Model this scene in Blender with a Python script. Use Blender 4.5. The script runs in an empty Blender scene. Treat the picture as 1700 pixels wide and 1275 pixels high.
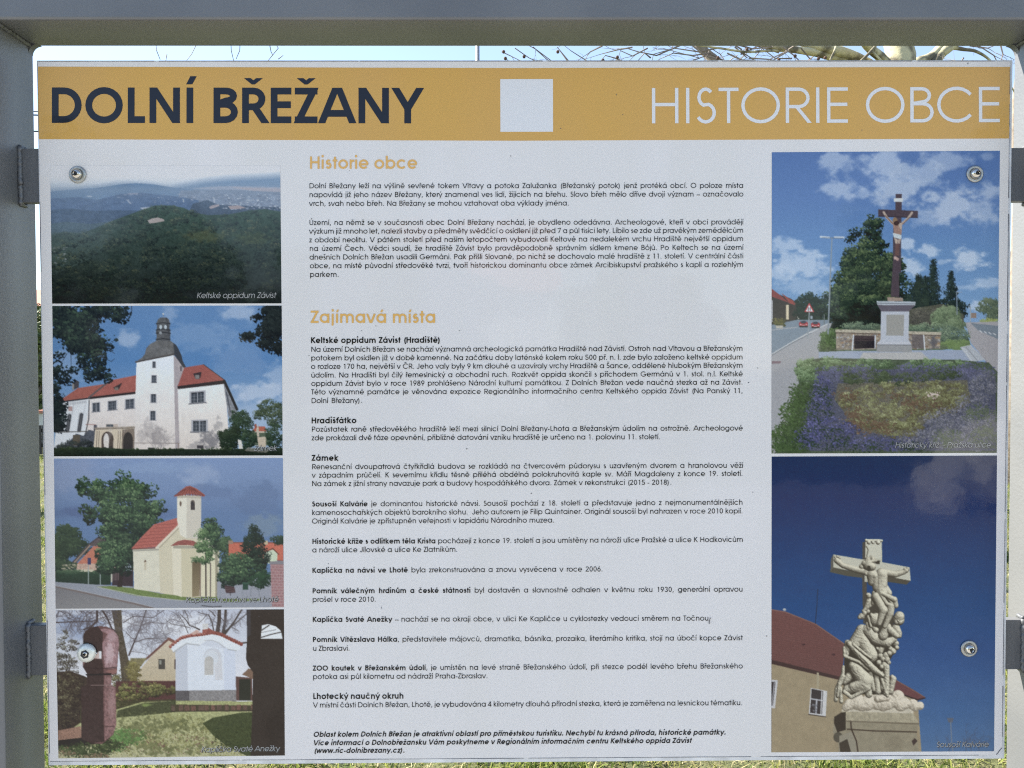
import bpy, bmesh, math, random
import numpy as np
from mathutils import Vector, Matrix

# ------------------------------------------------------------------ camera, sky, sun, exposure
scn = bpy.context.scene
COL = scn.collection
BASE = 1.5                                           # height of the board's centre above the ground
CAM = np.array([-0.0276115, -0.9714743, BASE+0.0606062]); PITCH, YAW, ROLL = 0.02294457, 0.00810943, 0.0030675
FPX = 1300.0
cd = bpy.data.cameras.new('camera'); cam = bpy.data.objects.new('camera', cd); COL.objects.link(cam)
cd.sensor_width = 36; cd.lens = FPX/1700*36; cd.clip_start = .02; cd.clip_end = 3000


def ray(px, py):
    """direction through a point of the 1700 x 1275 photograph"""
    x3 = (px-850)/FPX; z3 = -(py-637.5)/FPX
    x = x3*math.cos(ROLL)+z3*math.sin(ROLL); z2 = -x3*math.sin(ROLL)+z3*math.cos(ROLL)
    y = math.cos(PITCH)+z2*math.sin(PITCH); z = -math.sin(PITCH)+z2*math.cos(PITCH)
    return np.array([x*math.cos(YAW)+y*math.sin(YAW), -x*math.sin(YAW)+y*math.cos(YAW), z])


def at(px, py, Y=0.0):
    d = ray(px, py); return CAM+d*((Y-CAM[1])/d[1])


fw = Vector(ray(850, 637.5)).normalized(); rt = Vector(ray(950, 637.5)-ray(850, 637.5)).normalized(); up = rt.cross(fw)
cam.matrix_world = Matrix(((rt.x, up.x, -fw.x, CAM[0]), (rt.y, up.y, -fw.y, CAM[1]), (rt.z, up.z, -fw.z, CAM[2]), (0, 0, 0, 1)))
scn.camera = cam

SUN_DIR = Vector((-0.71, 0.27, 0.65)).normalized()    # towards the sun: behind the board, to the left
elev = math.asin(SUN_DIR.z); azim = math.atan2(SUN_DIR.x, SUN_DIR.y)
world = bpy.data.worlds.new('World'); scn.world = world; world.use_nodes = True
wn = world.node_tree.nodes; wl = world.node_tree.links
sky = wn.new('ShaderNodeTexSky'); sky.sky_type = 'NISHITA'; sky.sun_disc = False
sky.sun_elevation = elev; sky.sun_rotation = azim; sky.air_density = 1.0; sky.dust_density = 0.1; sky.ozone_density = 1.0
hs = wn.new('ShaderNodeHueSaturation'); hs.inputs['Saturation'].default_value = 0.86
wl.new(sky.outputs[0], hs.inputs['Color']); bg = wn['Background']; wl.new(hs.outputs[0], bg.inputs[0]); bg.inputs[1].default_value = 0.085
sl = bpy.data.lights.new('sun', 'SUN'); sl.energy = 5.0; sl.angle = math.radians(.55); sl.color = (1.0, .94, .82)
so = bpy.data.objects.new('sun', sl); COL.objects.link(so); so.rotation_euler = SUN_DIR.to_track_quat('Z', 'Y').to_euler()
scn.view_settings.view_transform = 'Standard'; scn.view_settings.look = 'None'; scn.view_settings.gamma = 1
scn.view_settings.use_curve_mapping = False; scn.cycles.pixel_filter_type = 'BLACKMAN_HARRIS'; scn.cycles.filter_width = 1.15; scn.cycles.use_adaptive_sampling = False; scn.cycles.use_denoising = False; scn.cycles.caustics_reflective = False; scn.cycles.caustics_refractive = False; scn.cycles.sample_clamp_indirect = 2.5; scn.cycles.max_bounces = 6; scn.cycles.diffuse_bounces = 3; scn.view_settings.exposure = 1.80

# ------------------------------------------------------------------ helpers
RND = random.Random(4)
NR = np.random.RandomState(9)


def mat(name, col, rough=.6, metal=0.0, spec=.5, noise=0.0, nscale=20.0, col2=None, bump=0.0, bscale=60.0, attr=None, nstretch=None, trans=0.0):
    m = bpy.data.materials.new(name); m.use_nodes = True; N = m.node_tree.nodes; L = m.node_tree.links; p = N['Principled BSDF']
    p.inputs['Base Color'].default_value = (*col, 1); p.inputs['Roughness'].default_value = rough; p.inputs['Metallic'].default_value = metal
    p.inputs['Specular IOR Level'].default_value = spec
    tc = N.new('ShaderNodeTexCoord'); mp = N.new('ShaderNodeMapping'); L.new(tc.outputs['Object'], mp.inputs[0])
    if nstretch: mp.inputs['Scale'].default_value = nstretch
    src = None
    if attr:
        a = N.new('ShaderNodeAttribute'); a.attribute_name = attr; src = a.outputs['Color']; L.new(src, p.inputs['Base Color'])
    if noise > 0:
        t = N.new('ShaderNodeTexNoise'); t.inputs['Scale'].default_value = nscale; t.inputs['Detail'].default_value = 6; L.new(mp.outputs[0], t.inputs['Vector'])
        r = N.new('ShaderNodeMapRange'); r.inputs['From Min'].default_value = .5-noise; r.inputs['From Max'].default_value = .5+noise; L.new(t.outputs['Fac'], r.inputs['Value'])
        x = N.new('ShaderNodeMix'); x.data_type = 'RGBA'; L.new(r.outputs[0], x.inputs['Factor']); x.inputs['A'].default_value = (*col, 1)
        x.inputs['B'].default_value = (*(col2 or [min(c*1.3, 1) for c in col]), 1)
        if src:
            x.blend_type = 'MULTIPLY'; L.new(src, x.inputs['A'])
        L.new(x.outputs['Result'], p.inputs['Base Color'])
    if bump > 0:
        t = N.new('ShaderNodeTexNoise'); t.inputs['Scale'].default_value = bscale; t.inputs['Detail'].default_value = 4; L.new(mp.outputs[0], t.inputs['Vector'])
        b = N.new('ShaderNodeBump'); b.inputs['Strength'].default_value = 1; b.inputs['Distance'].default_value = bump; L.new(t.outputs['Fac'], b.inputs['Height']); L.new(b.outputs[0], p.inputs['Normal'])
    if trans:
        p.inputs['Transmission Weight'].default_value = trans
    return m


def lin(c):
    c = np.asarray(c, float)/255.0
    return np.where(c <= .04045, c/12.92, ((c+.055)/1.055)**2.4)


WHITE = lin((207, 211, 220))


def ink(c):
    """printed colour whose look on the shaded board is c (the board's white reads as WHITE)"""
    return tuple(np.clip(lin(c)/WHITE*.80-.022, .004, .85))


def meshobj(name, v, fc, m, parent=None, smooth=False, col=None):
    me = bpy.data.meshes.new(name); me.from_pydata([tuple(p) for p in v], [], fc); me.update()
    if m: me.materials.append(m)
    if smooth: me.polygons.foreach_set('use_smooth', [True]*len(me.polygons))
    if col is not None:
        a = me.color_attributes.new('print', 'FLOAT_COLOR', 'POINT'); c = np.ones((len(v), 4), np.float32); c[:, :3] = col; a.data.foreach_set('color', c.ravel())
    o = bpy.data.objects.new(name, me); COL.objects.link(o)
    if parent: o.parent = parent; o.matrix_parent_inverse = parent.matrix_world.inverted()
    return o


def thing(name, label, cat, loc=(0, 0, 0), group=None):
    o = bpy.data.objects.new(name, None); COL.objects.link(o); o.location = loc; o['label'] = label; o['category'] = cat
    if group: o['group'] = group
    o.empty_display_size = .1; o.matrix_world = Matrix.Translation(loc)
    return o


class MB:
    """collects geometry for one mesh object"""
    def __init__(s): s.v = []; s.f = []
    def add(s, v, f):
        b = len(s.v); s.v += [tuple(p) for p in v]; s.f += [tuple(i+b for i in q) for q in f]
    def box(s, x0, y0, z0, x1, y1, z1):
        s.add([(x0, y0, z0), (x1, y0, z0), (x1, y1, z0), (x0, y1, z0), (x0, y0, z1), (x1, y0, z1), (x1, y1, z1), (x0, y1, z1)],
              [(0, 3, 2, 1), (4, 5, 6, 7), (0, 1, 5, 4), (1, 2, 6, 5), (2, 3, 7, 6), (3, 0, 4, 7)])
    def tube(s, pts, rad, n=8, cap=True, bumpy=0.0):
        P = [Vector(p) for p in pts]; k = len(P); rings = []
        u = None
        for i, p in enumerate(P):
            d = (P[min(i+1, k-1)]-P[max(i-1, 0)]).normalized()
            if u is None: u = d.cross(Vector((0, 0, 1)) if abs(d.z) < .9 else Vector((1, 0, 0))).normalized()
            u = (u-d*u.dot(d)).normalized(); w = d.cross(u); r = rad[i] if hasattr(rad, '__len__') else rad
            rings.append([p+(u*math.cos(t)+w*math.sin(t))*r*(1+bumpy*(RND.random()-.5)) for t in [2*math.pi*j/n for j in range(n)]])
        v = [q for R in rings for q in R]; f = [(i*n+j, i*n+(j+1) % n, (i+1)*n+(j+1) % n, (i+1)*n+j) for i in range(k-1) for j in range(n)]
        if cap: f += [tuple(range(n))[::-1], tuple((k-1)*n+j for j in range(n))]
        s.add(v, f)
    def lathe(s, prof, c, axis='y', n=28):
        """prof = [(radius, offset)] about an axis through c"""
        v = []
        for r, o in prof:
            for j in range(n):
                t = 2*math.pi*j/n; a, b = r*math.cos(t), r*math.sin(t)
                v.append((c[0]+a, c[1]+o, c[2]+b) if axis == 'y' else (c[0]+a, c[1]+b, c[2]+o))
        f = [(i*n+j, i*n+(j+1) % n, (i+1)*n+(j+1) % n, (i+1)*n+j) for i in range(len(prof)-1) for j in range(n)]
        f.append(tuple((len(prof)-1)*n+j for j in range(n))); s.add(v, f)
    def build(s, name, m, parent=None, smooth=False): return meshobj(name, s.v, s.f, m, parent, smooth)


def bevel(o, w, seg=3):
    b = o.modifiers.new('bevel', 'BEVEL'); b.width = w; b.segments = seg; b.limit_method = 'ANGLE'
    for p in o.data.polygons: p.use_smooth = True
    n = o.modifiers.new('normals', 'WEIGHTED_NORMAL'); n.keep_sharp = True
    return o


def structure(o): o['kind'] = 'structure'; return o
def stuff(o): o['kind'] = 'stuff'; return o
# ------------------------------------------------------------------
# PRINTED PHOTOGRAPHS: flat print, painted here as numpy rasters and laid on the sheet as vertex colour
# ------------------------------------------------------------------
def s_blur(a, r=4):
    for ax in (0, 1):
        a = sum(np.roll(a, k, ax) for k in range(-r, r+1))/(2*r+1)
    return a
class Pic:
    """a small painter; drawing coordinates are read through self.T = (origin x, origin y, magnification)"""
    S = 2.0
    def __init__(s, x0, y0, x1, y1, seed=1):
        s.x0, s.y0 = x0, y0
        s.W = int((x1-x0)*s.S)+2; s.H = int((y1-y0)*s.S)+2
        s.a = np.zeros((s.H, s.W, 3), np.float32)
        s.T = (0, 0, 1); s.rs = np.random.RandomState(seed)
    def p(s, q):
        q = np.asarray(q, float).reshape(-1, 2); ox, oy, m = s.T
        return np.stack([(ox+q[:, 0]/m-s.x0)*s.S, (oy+q[:, 1]/m-s.y0)*s.S], 1)
    def noise(s, cell, seed=0, ax=1.0):
        r = np.random.RandomState(seed+7); c = cell*s.S
        gh, gw = int(s.H/c)+3, int(s.W/(c*ax))+3
        g = r.rand(gh, gw).astype(np.float32)
        y = np.arange(s.H)/c; x = np.arange(s.W)/(c*ax)
        yi = y.astype(int); xi = x.astype(int); fy = (y-yi); fx = (x-xi)
        fy = (fy*fy*(3-2*fy))[:, None]; fx = (fx*fx*(3-2*fx))[None]
        A = g[yi][:, xi]; B = g[yi][:, xi+1]; Cc = g[yi+1][:, xi]; D = g[yi+1][:, xi+1]
        return ((A*(1-fx)+B*fx)*(1-fy)+(Cc*(1-fx)+D*fx)*fy).astype(np.float32)
    def fbm(s, cell, seed=0, o=4, ax=1.0):
        t = 0; w = 0
        for i in range(o):
            t = t+s.noise(max(cell/2**i, .5), seed+i*13, ax)*0.55**i; w += 0.55**i
        return t/w
    def grad(s, stops):
        """vertical gradient; stops = [(y, colour)] in current coordinates"""
        ys = s.p([(0, k[0]) for k in stops])[:, 1]; cs = np.array([k[1] for k in stops], float)/255
        yy = np.arange(s.H)
        for c in range(3):
            s.a[:, :, c] = np.interp(yy, ys, cs[:, c])[:, None]
    def mask(s, q):
        P = s.p(q); xa, ya = np.floor(P.min(0)).astype(int); xb, yb = np.ceil(P.max(0)).astype(int)+1
        xa, ya = max(xa, 0), max(ya, 0); xb, yb = min(xb, s.W), min(yb, s.H)
        if xa >= xb or ya >= yb: return None
        X = np.arange(xa, xb)[None]+.5; Y = np.arange(ya, yb)[:, None]+.5
        m = np.zeros((yb-ya, xb-xa), bool); n = len(P)
        for i in range(n):
            ax_, ay_ = P[i]; bx_, by_ = P[(i+1) % n]
            if ay_ == by_: continue
            c = ((ay_ > Y) != (by_ > Y)) & (X < (bx_-ax_)*(Y-ay_)/(by_-ay_)+ax_)
            m ^= c
        return (slice(ya, yb), slice(xa, xb)), m
    def fill(s, q, col, al=1.0, tex=0.0, cell=2.0, col2=None, horiz=False, seed=3, ax=1.0):
        r = s.mask(q)
        if r is None: return
        sl, m = r; sub = s.a[sl]; c = np.array(col, np.float32)/255
        if col2 is not None:
            c2 = np.array(col2, np.float32)/255
            t = np.linspace(0, 1, m.shape[1 if horiz else 0], dtype=np.float32)
            t = t[None, :, None] if horiz else t[:, None, None]
            c = c*(1-t)+c2*t
        c = np.broadcast_to(c, sub.shape).copy()
        if tex: c *= 1+tex*2*(s.fbm(cell, seed, 3, ax)[sl][..., None]-.5)
        k = (m*al)[..., None]
        s.a[sl] = sub*(1-k)+c*k
    def rect(s, x0, y0, x1, y1, col, **k): s.fill([(x0, y0), (x1, y0), (x1, y1), (x0, y1)], col, **k)
    def line(s, q, w, col, w2=None, al=1.0):
        P = s.p(q); m_ = s.S/s.T[2]; n = len(P)-1; c = np.array(col, np.float32)/255
        if w2 is None: w2 = w
        for i in range(n):
            wa = (w+(w2-w)*i/n)*m_/2; wb = (w+(w2-w)*(i+1)/n)*m_/2; a, b = P[i], P[i+1]; R = max(wa, wb)+1.5
            xa, ya = np.maximum(np.floor(np.minimum(a, b)-R), 0).astype(int)
            xb, yb = np.minimum(np.ceil(np.maximum(a, b)+R)+1, (s.W, s.H)).astype(int)
            if xa >= xb or ya >= yb: continue
            X = np.arange(xa, xb)[None]+.5; Y = np.arange(ya, yb)[:, None]+.5
            d = b-a; L = max(d@d, 1e-6); t = np.clip(((X-a[0])*d[0]+(Y-a[1])*d[1])/L, 0, 1)
            D = np.hypot(X-a[0]-t*d[0], Y-a[1]-t*d[1]); k = np.clip(wa+(wb-wa)*t-D+.5, 0, 1)*al
            k = k[..., None]; sub = s.a[ya:yb, xa:xb]; s.a[ya:yb, xa:xb] = sub*(1-k)+c*k
    def ell(s, cx, cy, rx, ry, col, al=1.0, n=14, **k):
        t = np.arange(n)*2*math.pi/n
        s.fill(np.stack([cx+rx*np.cos(t), cy+ry*np.sin(t)], 1), col, al=al, **k)
    def soft(s, cx, cy, rx, ry, col, al=1.0, cell=6, seed=1, rough=1.0, ax=1.6):
        """soft, noise-broken patch (cloud, stain, haze)"""
        (x, y), = s.p([(cx, cy)]); k = s.S/s.T[2]; rough = rough*.8; rx *= k; ry *= k
        xa, xb = max(int(x-rx*1.3), 0), min(int(x+rx*1.3)+1, s.W); ya, yb = max(int(y-ry*1.3), 0), min(int(y+ry*1.3)+1, s.H)
        if xa >= xb or ya >= yb: return
        X = (np.arange(xa, xb)[None]-x)/rx; Y = (np.arange(ya, yb)[:, None]-y)/ry
        d = 1-np.hypot(X, Y); f = s.fbm(cell, seed, 4, ax)[ya:yb, xa:xb]
        m = np.clip(d*1.6+(f-.5)*2.2*rough, 0, 1); m = m*m*(3-2*m)*al
        s.a[ya:yb, xa:xb] = s.a[ya:yb, xa:xb]*(1-m[..., None])+np.array(col, np.float32)/255*m[..., None]
    def leaves(s, ells, n, size, pal, jit=.25, lift=.5, flat=.8, al=1.0):
        """foliage: n small dabs in clumps spread through ellipses (cx, cy, rx, ry); pal runs dark to light"""
        pal = np.array(pal, np.float32)/255; E = np.array(ells, float); ar = E[:, 2]*E[:, 3]; rs = s.rs
        if lift: size = size*.66; n = int(n*2.2)
        nc = max(n//(26 if lift else 5), 8); k = rs.choice(len(E), nc, p=ar/ar.sum()); t = rs.rand(nc)*2*math.pi; r = np.sqrt(rs.rand(nc))*.93
        cx = E[k, 0]+E[k, 2]*r*np.cos(t); cy = E[k, 1]+E[k, 3]*r*np.sin(t)
        cb = .34-lift*r*np.sin(t)*.35-.1*r*np.cos(t)+rs.randn(nc)*.12; cr = size*(1.6+1.6*rs.rand(nc))
        m = rs.randint(nc, size=n); t = rs.rand(n)*2*math.pi; q = np.sqrt(rs.rand(n)); dx = q*np.cos(t); dy = q*np.sin(t)
        X = cx[m]+dx*cr[m]*1.25; Y = cy[m]+dy*cr[m]*.8
        b = np.clip(cb[m]-(dy*.34+dx*.06)*(1 if lift else .3)+rs.randn(n)*jit*.55, 0, 1)**1.25
        Q = s.p(np.stack([X, Y], 1)); od = np.argsort(cy[m]*.002/size+b*1.0+rs.rand(n)*.9); m_ = s.S/s.T[2]
        for i in od:
            z = size*(.45+rs.rand()*.9)*m_/2; x, y = Q[i]; zx = z*(.6+.8*rs.rand()); zy = z*flat*(.6+.8*rs.rand())
            xa, xb = max(int(x-zx), 0), min(int(x+zx)+2, s.W); ya, yb = max(int(y-zy), 0), min(int(y+zy)+2, s.H)
            if xa >= xb or ya >= yb: continue
            v = b[i]*(len(pal)-1); j = min(int(v), len(pal)-2); c = pal[j]*(1-v+j)+pal[j+1]*(v-j)
            XX = (np.arange(xa, xb)[None]+.5-x)/max(zx, .7); YY = (np.arange(ya, yb)[:, None]+.5-y)/max(zy, .7)
            sh = rs.rand()*1.6-.8; mk = (np.abs(XX+sh*YY)+np.abs(YY)*.8 < 1)[..., None]*al
            s.a[ya:yb, xa:xb] = s.a[ya:yb, xa:xb]*(1-mk)+c*mk
    def relief(s, caps, dark, light, L=(.45, -.55, .7), rough=3.0, cell=1.6, shadow=.5, amb=.12, gain=1.25, bl=1.6, flat=.85, folds=None):
        """carved or rounded figure: tapered capsules (x0, y0, r0, x1, y1, r1, z) raised as a height field and lit"""
        k = s.S/s.T[2]; C_ = []
        for c in caps:
            if len(c) <= 4: c = (c[0], c[1], c[2], c[0], c[1], c[2], c[3] if len(c) > 3 else 0)
            P = s.p([(c[0], c[1]), (c[3], c[4])]); C_.append((P[0], c[2]*k, P[1], c[5]*k, (c[6] if len(c) > 6 else 0)*k))
        xa = int(max(min(min(a[0]-r, b[0]-q) for a, r, b, q, z in C_)-3, 0)); xb = int(min(max(max(a[0]+r, b[0]+q) for a, r, b, q, z in C_)+4, s.W))
        ya = int(max(min(min(a[1]-r, b[1]-q) for a, r, b, q, z in C_)-3, 0)); yb = int(min(max(max(a[1]+r, b[1]+q) for a, r, b, q, z in C_)+4, s.H))
        X = np.arange(xa, xb)[None]+.5; Y = np.arange(ya, yb)[:, None]+.5; Hh = np.full((yb-ya, xb-xa), -1e3, np.float32)
        for a, r, b, q, z in C_:
            d = b-a; l = max(d@d, 1e-6); t = np.clip(((X-a[0])*d[0]+(Y-a[1])*d[1])/l, 0, 1); R = r+(q-r)*t
            D2 = (X-a[0]-t*d[0])**2+(Y-a[1]-t*d[1])**2; h = np.where(D2 < R*R, np.sqrt(np.maximum(R*R-D2, 0))*flat+z, -1e3); e = np.clip(.5+.5*(h-Hh)/bl, 0, 1); Hh = np.where((Hh < -500) | (h < -500), np.maximum(Hh, h), Hh*(1-e)+h*e+bl*e*(1-e))
        M = Hh > -500; Hf = np.where(M, Hh, -4.0*k*10); n = s.fbm(cell, 91, 3)[ya:yb, xa:xb]; Hf = Hf+(n-.5)*rough*np.minimum(k*4, 1)
        
        if folds: am, wv, an, la = folds; ph = (X*math.cos(an)+Y*math.sin(an))/wv*6.283+s.fbm(9, la, 3)[ya:yb, xa:xb]*14; Hf = Hf+np.where(M, am*(1-np.abs(np.sin(ph/2)))*s.fbm(7, la+9, 2)[ya:yb, xa:xb]*1.6, 0)
        Hs = (np.pad(Hf, 1, 'edge')); Hs = (Hs[:-2, 1:-1]+Hs[2:, 1:-1]+Hs[1:-1, :-2]+Hs[1:-1, 2:]+2*Hf)/6
        gy, gx = np.gradient(Hs); nz = 1/np.sqrt(1+gx*gx+gy*gy); Lx, Ly, Lz = np.array(L)/np.linalg.norm(L)
        lam = np.clip((-gx*Lx-gy*Ly+Lz)*nz, 0, 1)
        sh = np.zeros_like(lam)
        for st in range(1, 12):
            ox, oy = int(round(Lx*st*1.6)), int(round(Ly*st*1.6)); q = np.roll(np.roll(Hs, -oy, 0), -ox, 1); sh = np.maximum(sh, np.clip((q-Hs-st*1.6*Lz)*.5, 0, 1))
        rim = np.clip((s_blur(Hs)-Hs)*.16, 0, .5); v = np.clip((amb+(lam**1.25)*gain*(1-shadow*sh)-rim)*(.92+.3*(n-.5)), 0, 1.12)[..., None]
        c = np.array(dark, np.float32)/255*(1-v)+np.array(light, np.float32)/255*v
        sub = s.a[ya:yb, xa:xb]; sub[M] = c[M]
    def conifer(s, x, y0, y1, w, pal):
        rs = s.rs; y = y0
        while y < y1:
            f = (y-y0)/(y1-y0); ww = w*(f**.85)*(.55+.75*rs.rand())+1.5; dx = rs.randn()*w*.12*f; s.leaves([(x+dx-ww*.4, y+ww*.18, ww*.6, (y1-y0)*.02+2), (x+dx+ww*.4, y+ww*.15, ww*.6, (y1-y0)*.02+2), (x, y, ww*.4+2, 5)], int(18+ww*1.7), 8, pal, lift=.5); y += (y1-y0)*.035
        s.line([(x, y0-6), (x, y0+30)], 4, pal[0])
    def speck(s, x0, y0, x1, y1, n, w, h, pal):
        rs = s.rs
        for _ in range(n):
            x = x0+rs.rand()*(x1-x0); y = y0+rs.rand()*(y1-y0); c = pal[rs.randint(len(pal))]; a = w*(.5+rs.rand()); b = h*(.5+rs.rand())
            s.rect(x, y, x+a, y+b, c)
    def twigs(s, x, y, ang, L, w, col, depth=4, spread=.5):
        rs = s.rs; pts = [(x, y)]; a = ang
        for _ in range(4):
            a += rs.randn()*.16; x += math.cos(a)*L/4; y += math.sin(a)*L/4; pts.append((x, y))
            if depth > 0 and rs.rand() < .75: s.twigs(x, y, a+rs.choice([-1, 1])*(spread+rs.rand()*.4), L*.62, w*.5, col, depth-1, spread)
        s.line(pts, w, col, w*.55)
    def window(s, x0, y0, x1, y1, n=1, slope=0.0, fr=(190, 190, 198), gl=(70, 76, 88)):
        dy = lambda x: slope*(x-x0)
        P = lambda a, b, c, d: [(a, b+dy(a)), (c, b+dy(c)), (c, d+dy(c)), (a, d+dy(a))]
        m = (x1-x0)*.1; s.fill(P(x0-m, y0-m, x1+m, y1+m), (165, 165, 175)); w = (x1-x0)/n
        for i in range(n):
            a = x0+i*w+w*.06; b = x0+(i+1)*w-w*.06
            s.fill(P(a, y0, b, y1), gl, tex=.25, cell=1.2)
            s.line([(a+(b-a)/2, y0+dy(a)), (a+(b-a)/2, y1+dy(a))], (x1-x0)*.07/n, fr, al=.55)
            for f in (.36, .68): s.line([(a, y0+(y1-y0)*f+dy(a)), (b, y0+(y1-y0)*f+dy(b))], (x1-x0)*.05/n, fr, al=.4)
            s.fill(P(a, y0, b, y0+(y1-y0)*.1), (50, 52, 60))
        s.fill(P(x0-m*1.8, y1+m*.2, x1+m*1.8, y1+m), (110, 110, 120))
    def done(s, grain=.012, sat=.82):
        a = s.a; l = a @ np.array((.3, .55, .15), np.float32); a = l[..., None]*(1-sat)+a*sat; pd = np.pad(a, ((1, 1), (1, 1), (0, 0)), 'edge')
        a = (pd[1:-1, 1:-1]*4+(pd[:-2, 1:-1]+pd[2:, 1:-1]+pd[1:-1, :-2]+pd[1:-1, 2:])*2+pd[:-2, :-2]+pd[2:, 2:]+pd[:-2, 2:]+pd[2:, :-2])/16
        a = a+(s.rs.rand(s.H, s.W, 1)-.5)*grain*2.2+(s.noise(1.6, 77)[..., None]-.5)*grain*1.5
        s.a = np.clip(a, .02, 1).astype(np.float32); return s
    def sample(s, X, Y):
        x = np.clip((X-s.x0)*s.S-.5, 0, s.W-1.01); y = np.clip((Y-s.y0)*s.S-.5, 0, s.H-1.01)
        xi = x.astype(int); yi = y.astype(int); fx = (x-xi)[..., None]; fy = (y-yi)[..., None]; a = s.a
        return (a[yi, xi]*(1-fx)+a[yi, xi+1]*fx)*(1-fy)+(a[yi+1, xi]*(1-fx)+a[yi+1, xi+1]*fx)*fy

def pic_hills():
    s = Pic(82, 274, 468, 505, 11)
    s.grad([(274, (206, 206, 215)), (294, (206, 207, 216)), (312, (180, 194, 213))])
    ridge = [(80, 311), (110, 310), (140, 308), (165, 305), (190, 301), (215, 300), (245, 301), (270, 305), (283, 307), (300, 303), (340, 296), (380, 292), (420, 290), (470, 287)]
    for k in range(8):                                    # hazy far ridge fades downwards
        f = k/7; c = [int(a*(1-f)+b*f) for a, b in zip((192, 200, 215), (120, 146, 180))]
        s.fill([(x, y+k*1.6-2) for x, y in ridge]+[(470, 510), (80, 510)], c)
    s.fill([(80, 318), (130, 314), (170, 311), (200, 306), (225, 304), (255, 306), (285, 311), (320, 314), (330, 330), (470, 330), (470, 510), (80, 510)], (102, 132, 172), tex=.06, cell=6, ax=3)
    s.fill([(318, 313), (350, 310), (390, 309), (470, 311), (470, 318), (400, 317), (350, 315)], (158, 164, 186), tex=.05)
    s.fill([(385, 311), (430, 312), (470, 313), (470, 319), (420, 317)], (182, 166, 174))
    s.fill([(300, 316), (380, 315), (470, 319), (470, 370), (280, 370)], (120, 134, 160), tex=.12, cell=2.5, ax=3)
    s.fill([(80, 330), (130, 327), (160, 332), (200, 322), (235, 320), (285, 325), (330, 332), (330, 400), (80, 400)], (84, 108, 148), tex=.1, cell=4, ax=2)
    s.fill([(320, 338), (345, 332), (362, 340), (470, 344), (470, 380), (300, 380)], (72, 88, 112), tex=.15, cell=2)
    s.speck(368, 322, 466, 348, 260, 2.6, .9, [(176, 184, 200), (150, 158, 182), (110, 118, 145), (96, 104, 130), (196, 202, 214)])
    s.speck(290, 318, 380, 332, 60, 4, .8, [(140, 150, 176), (104, 118, 148), (160, 168, 188)])
    s.speck(190, 322, 290, 340, 26, 4, .8, [(124, 140, 172), (150, 160, 186)])
    for q, c in (([(347, 344), (352, 341), (364, 339), (364, 342), (350, 347)], (160, 146, 152)), ([(379, 342), (396, 341), (409, 345), (395, 347), (382, 347)], (160, 142, 146)),
                 ([(143, 325), (154, 325), (152, 327), (146, 327)], (176, 186, 206)), ([(211, 321), (230, 320), (228, 323), (213, 323)], (140, 146, 172)),
                 ([(232, 345), (252, 343), (245, 348), (238, 348)], (168, 176, 194)), ([(209, 331), (213, 332), (219, 339), (215, 338)], (152, 164, 188)),
                 ([(354, 327), (356, 327), (357, 336), (355, 337)], (172, 178, 192)), ([(303, 330), (305, 330), (306, 335), (304, 336)], (164, 174, 190))):
        s.fill(q, c)
    s.fill([(80, 349), (120, 346), (150, 350), (190, 349), (240, 350), (240, 400), (80, 400)], (70, 90, 120), tex=.14, cell=3, ax=2)
    s.fill([(80, 372), (110, 368), (150, 372), (185, 367), (185, 420), (80, 420)], (74, 94, 108), tex=.12, cell=3)
    hill = [(80, 392), (105, 385), (135, 388), (160, 378), (190, 365), (215, 356), (240, 347), (258, 341), (285, 341), (305, 345), (322, 353), (345, 357), (380, 356), (410, 350), (440, 347), (470, 352)]
    s.fill(hill+[(470, 510), (80, 510)], (64, 86, 78), col2=(38, 42, 45), tex=.18, cell=4)
    s.fill([(80, 386), (150, 384), (190, 392), (150, 430), (80, 460)], (76, 94, 92), al=.5)
    xs_ = [q[0] for q in hill]; ys_ = [q[1] for q in hill]; k0 = s.rs
    for lay in range(26):                                 # rows of crowns, far to near
        f = lay/25; dk = 1.04-.44*f; pal = [tuple(int(v*dk) for v in c) for c in ((42, 50, 54), (54, 66, 66), (68, 82, 76), (86, 98, 82), (106, 110, 88))]
        es = []
        for x in range(80, 470, 13):
            y0 = np.interp(x, xs_, ys_); es.append((x, y0+3+f*(500-y0), 9, 3+3*f))
        s.leaves(es, 330, 3.0+2.6*f, pal, jit=.22, lift=.6, flat=.6)
    s.soft(338, 392, 42, 14, (104, 104, 66), .35, 4, 5); s.soft(420, 395, 40, 14, (90, 100, 62), .25, 4, 6)
    s.fill([(245, 366), (252, 363), (262, 361), (272, 364), (273, 367), (258, 370), (248, 371)], (168, 154, 152), tex=.1)
    s.speck(88, 410, 108, 440, 22, 3, 1, [(150, 154, 156), (110, 116, 120)])
    s.fill([(80, 440), (200, 455), (330, 430), (470, 450), (470, 510), (80, 510)], (40, 46, 48), al=.22)
    s.fill([(80, 478), (240, 486), (470, 470), (470, 510), (80, 510)], (38, 42, 45), al=.25)
    Y = (np.arange(s.H)/s.S+s.y0)[:, None, None]; X = (np.arange(s.W)/s.S+s.x0)[None, :, None]
    k = np.clip((Y-302)/14, 0, 1)*.58*np.exp(-np.clip(Y-312, 0, 999)/24.0)+.30*np.exp(-((Y-372)/34.0)**2-((X-130)/90.0)**2); hz = np.array((134, 152, 178), np.float32)/255
    s.a = (s.a*(1-k)+hz*k).astype(np.float32); s.a = s.a*(1+.12*np.clip((Y-325)/30, 0, 1)*(s.fbm(30, 44, 3)-.5)[..., None])
    return s.done(.014, .80)

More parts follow.
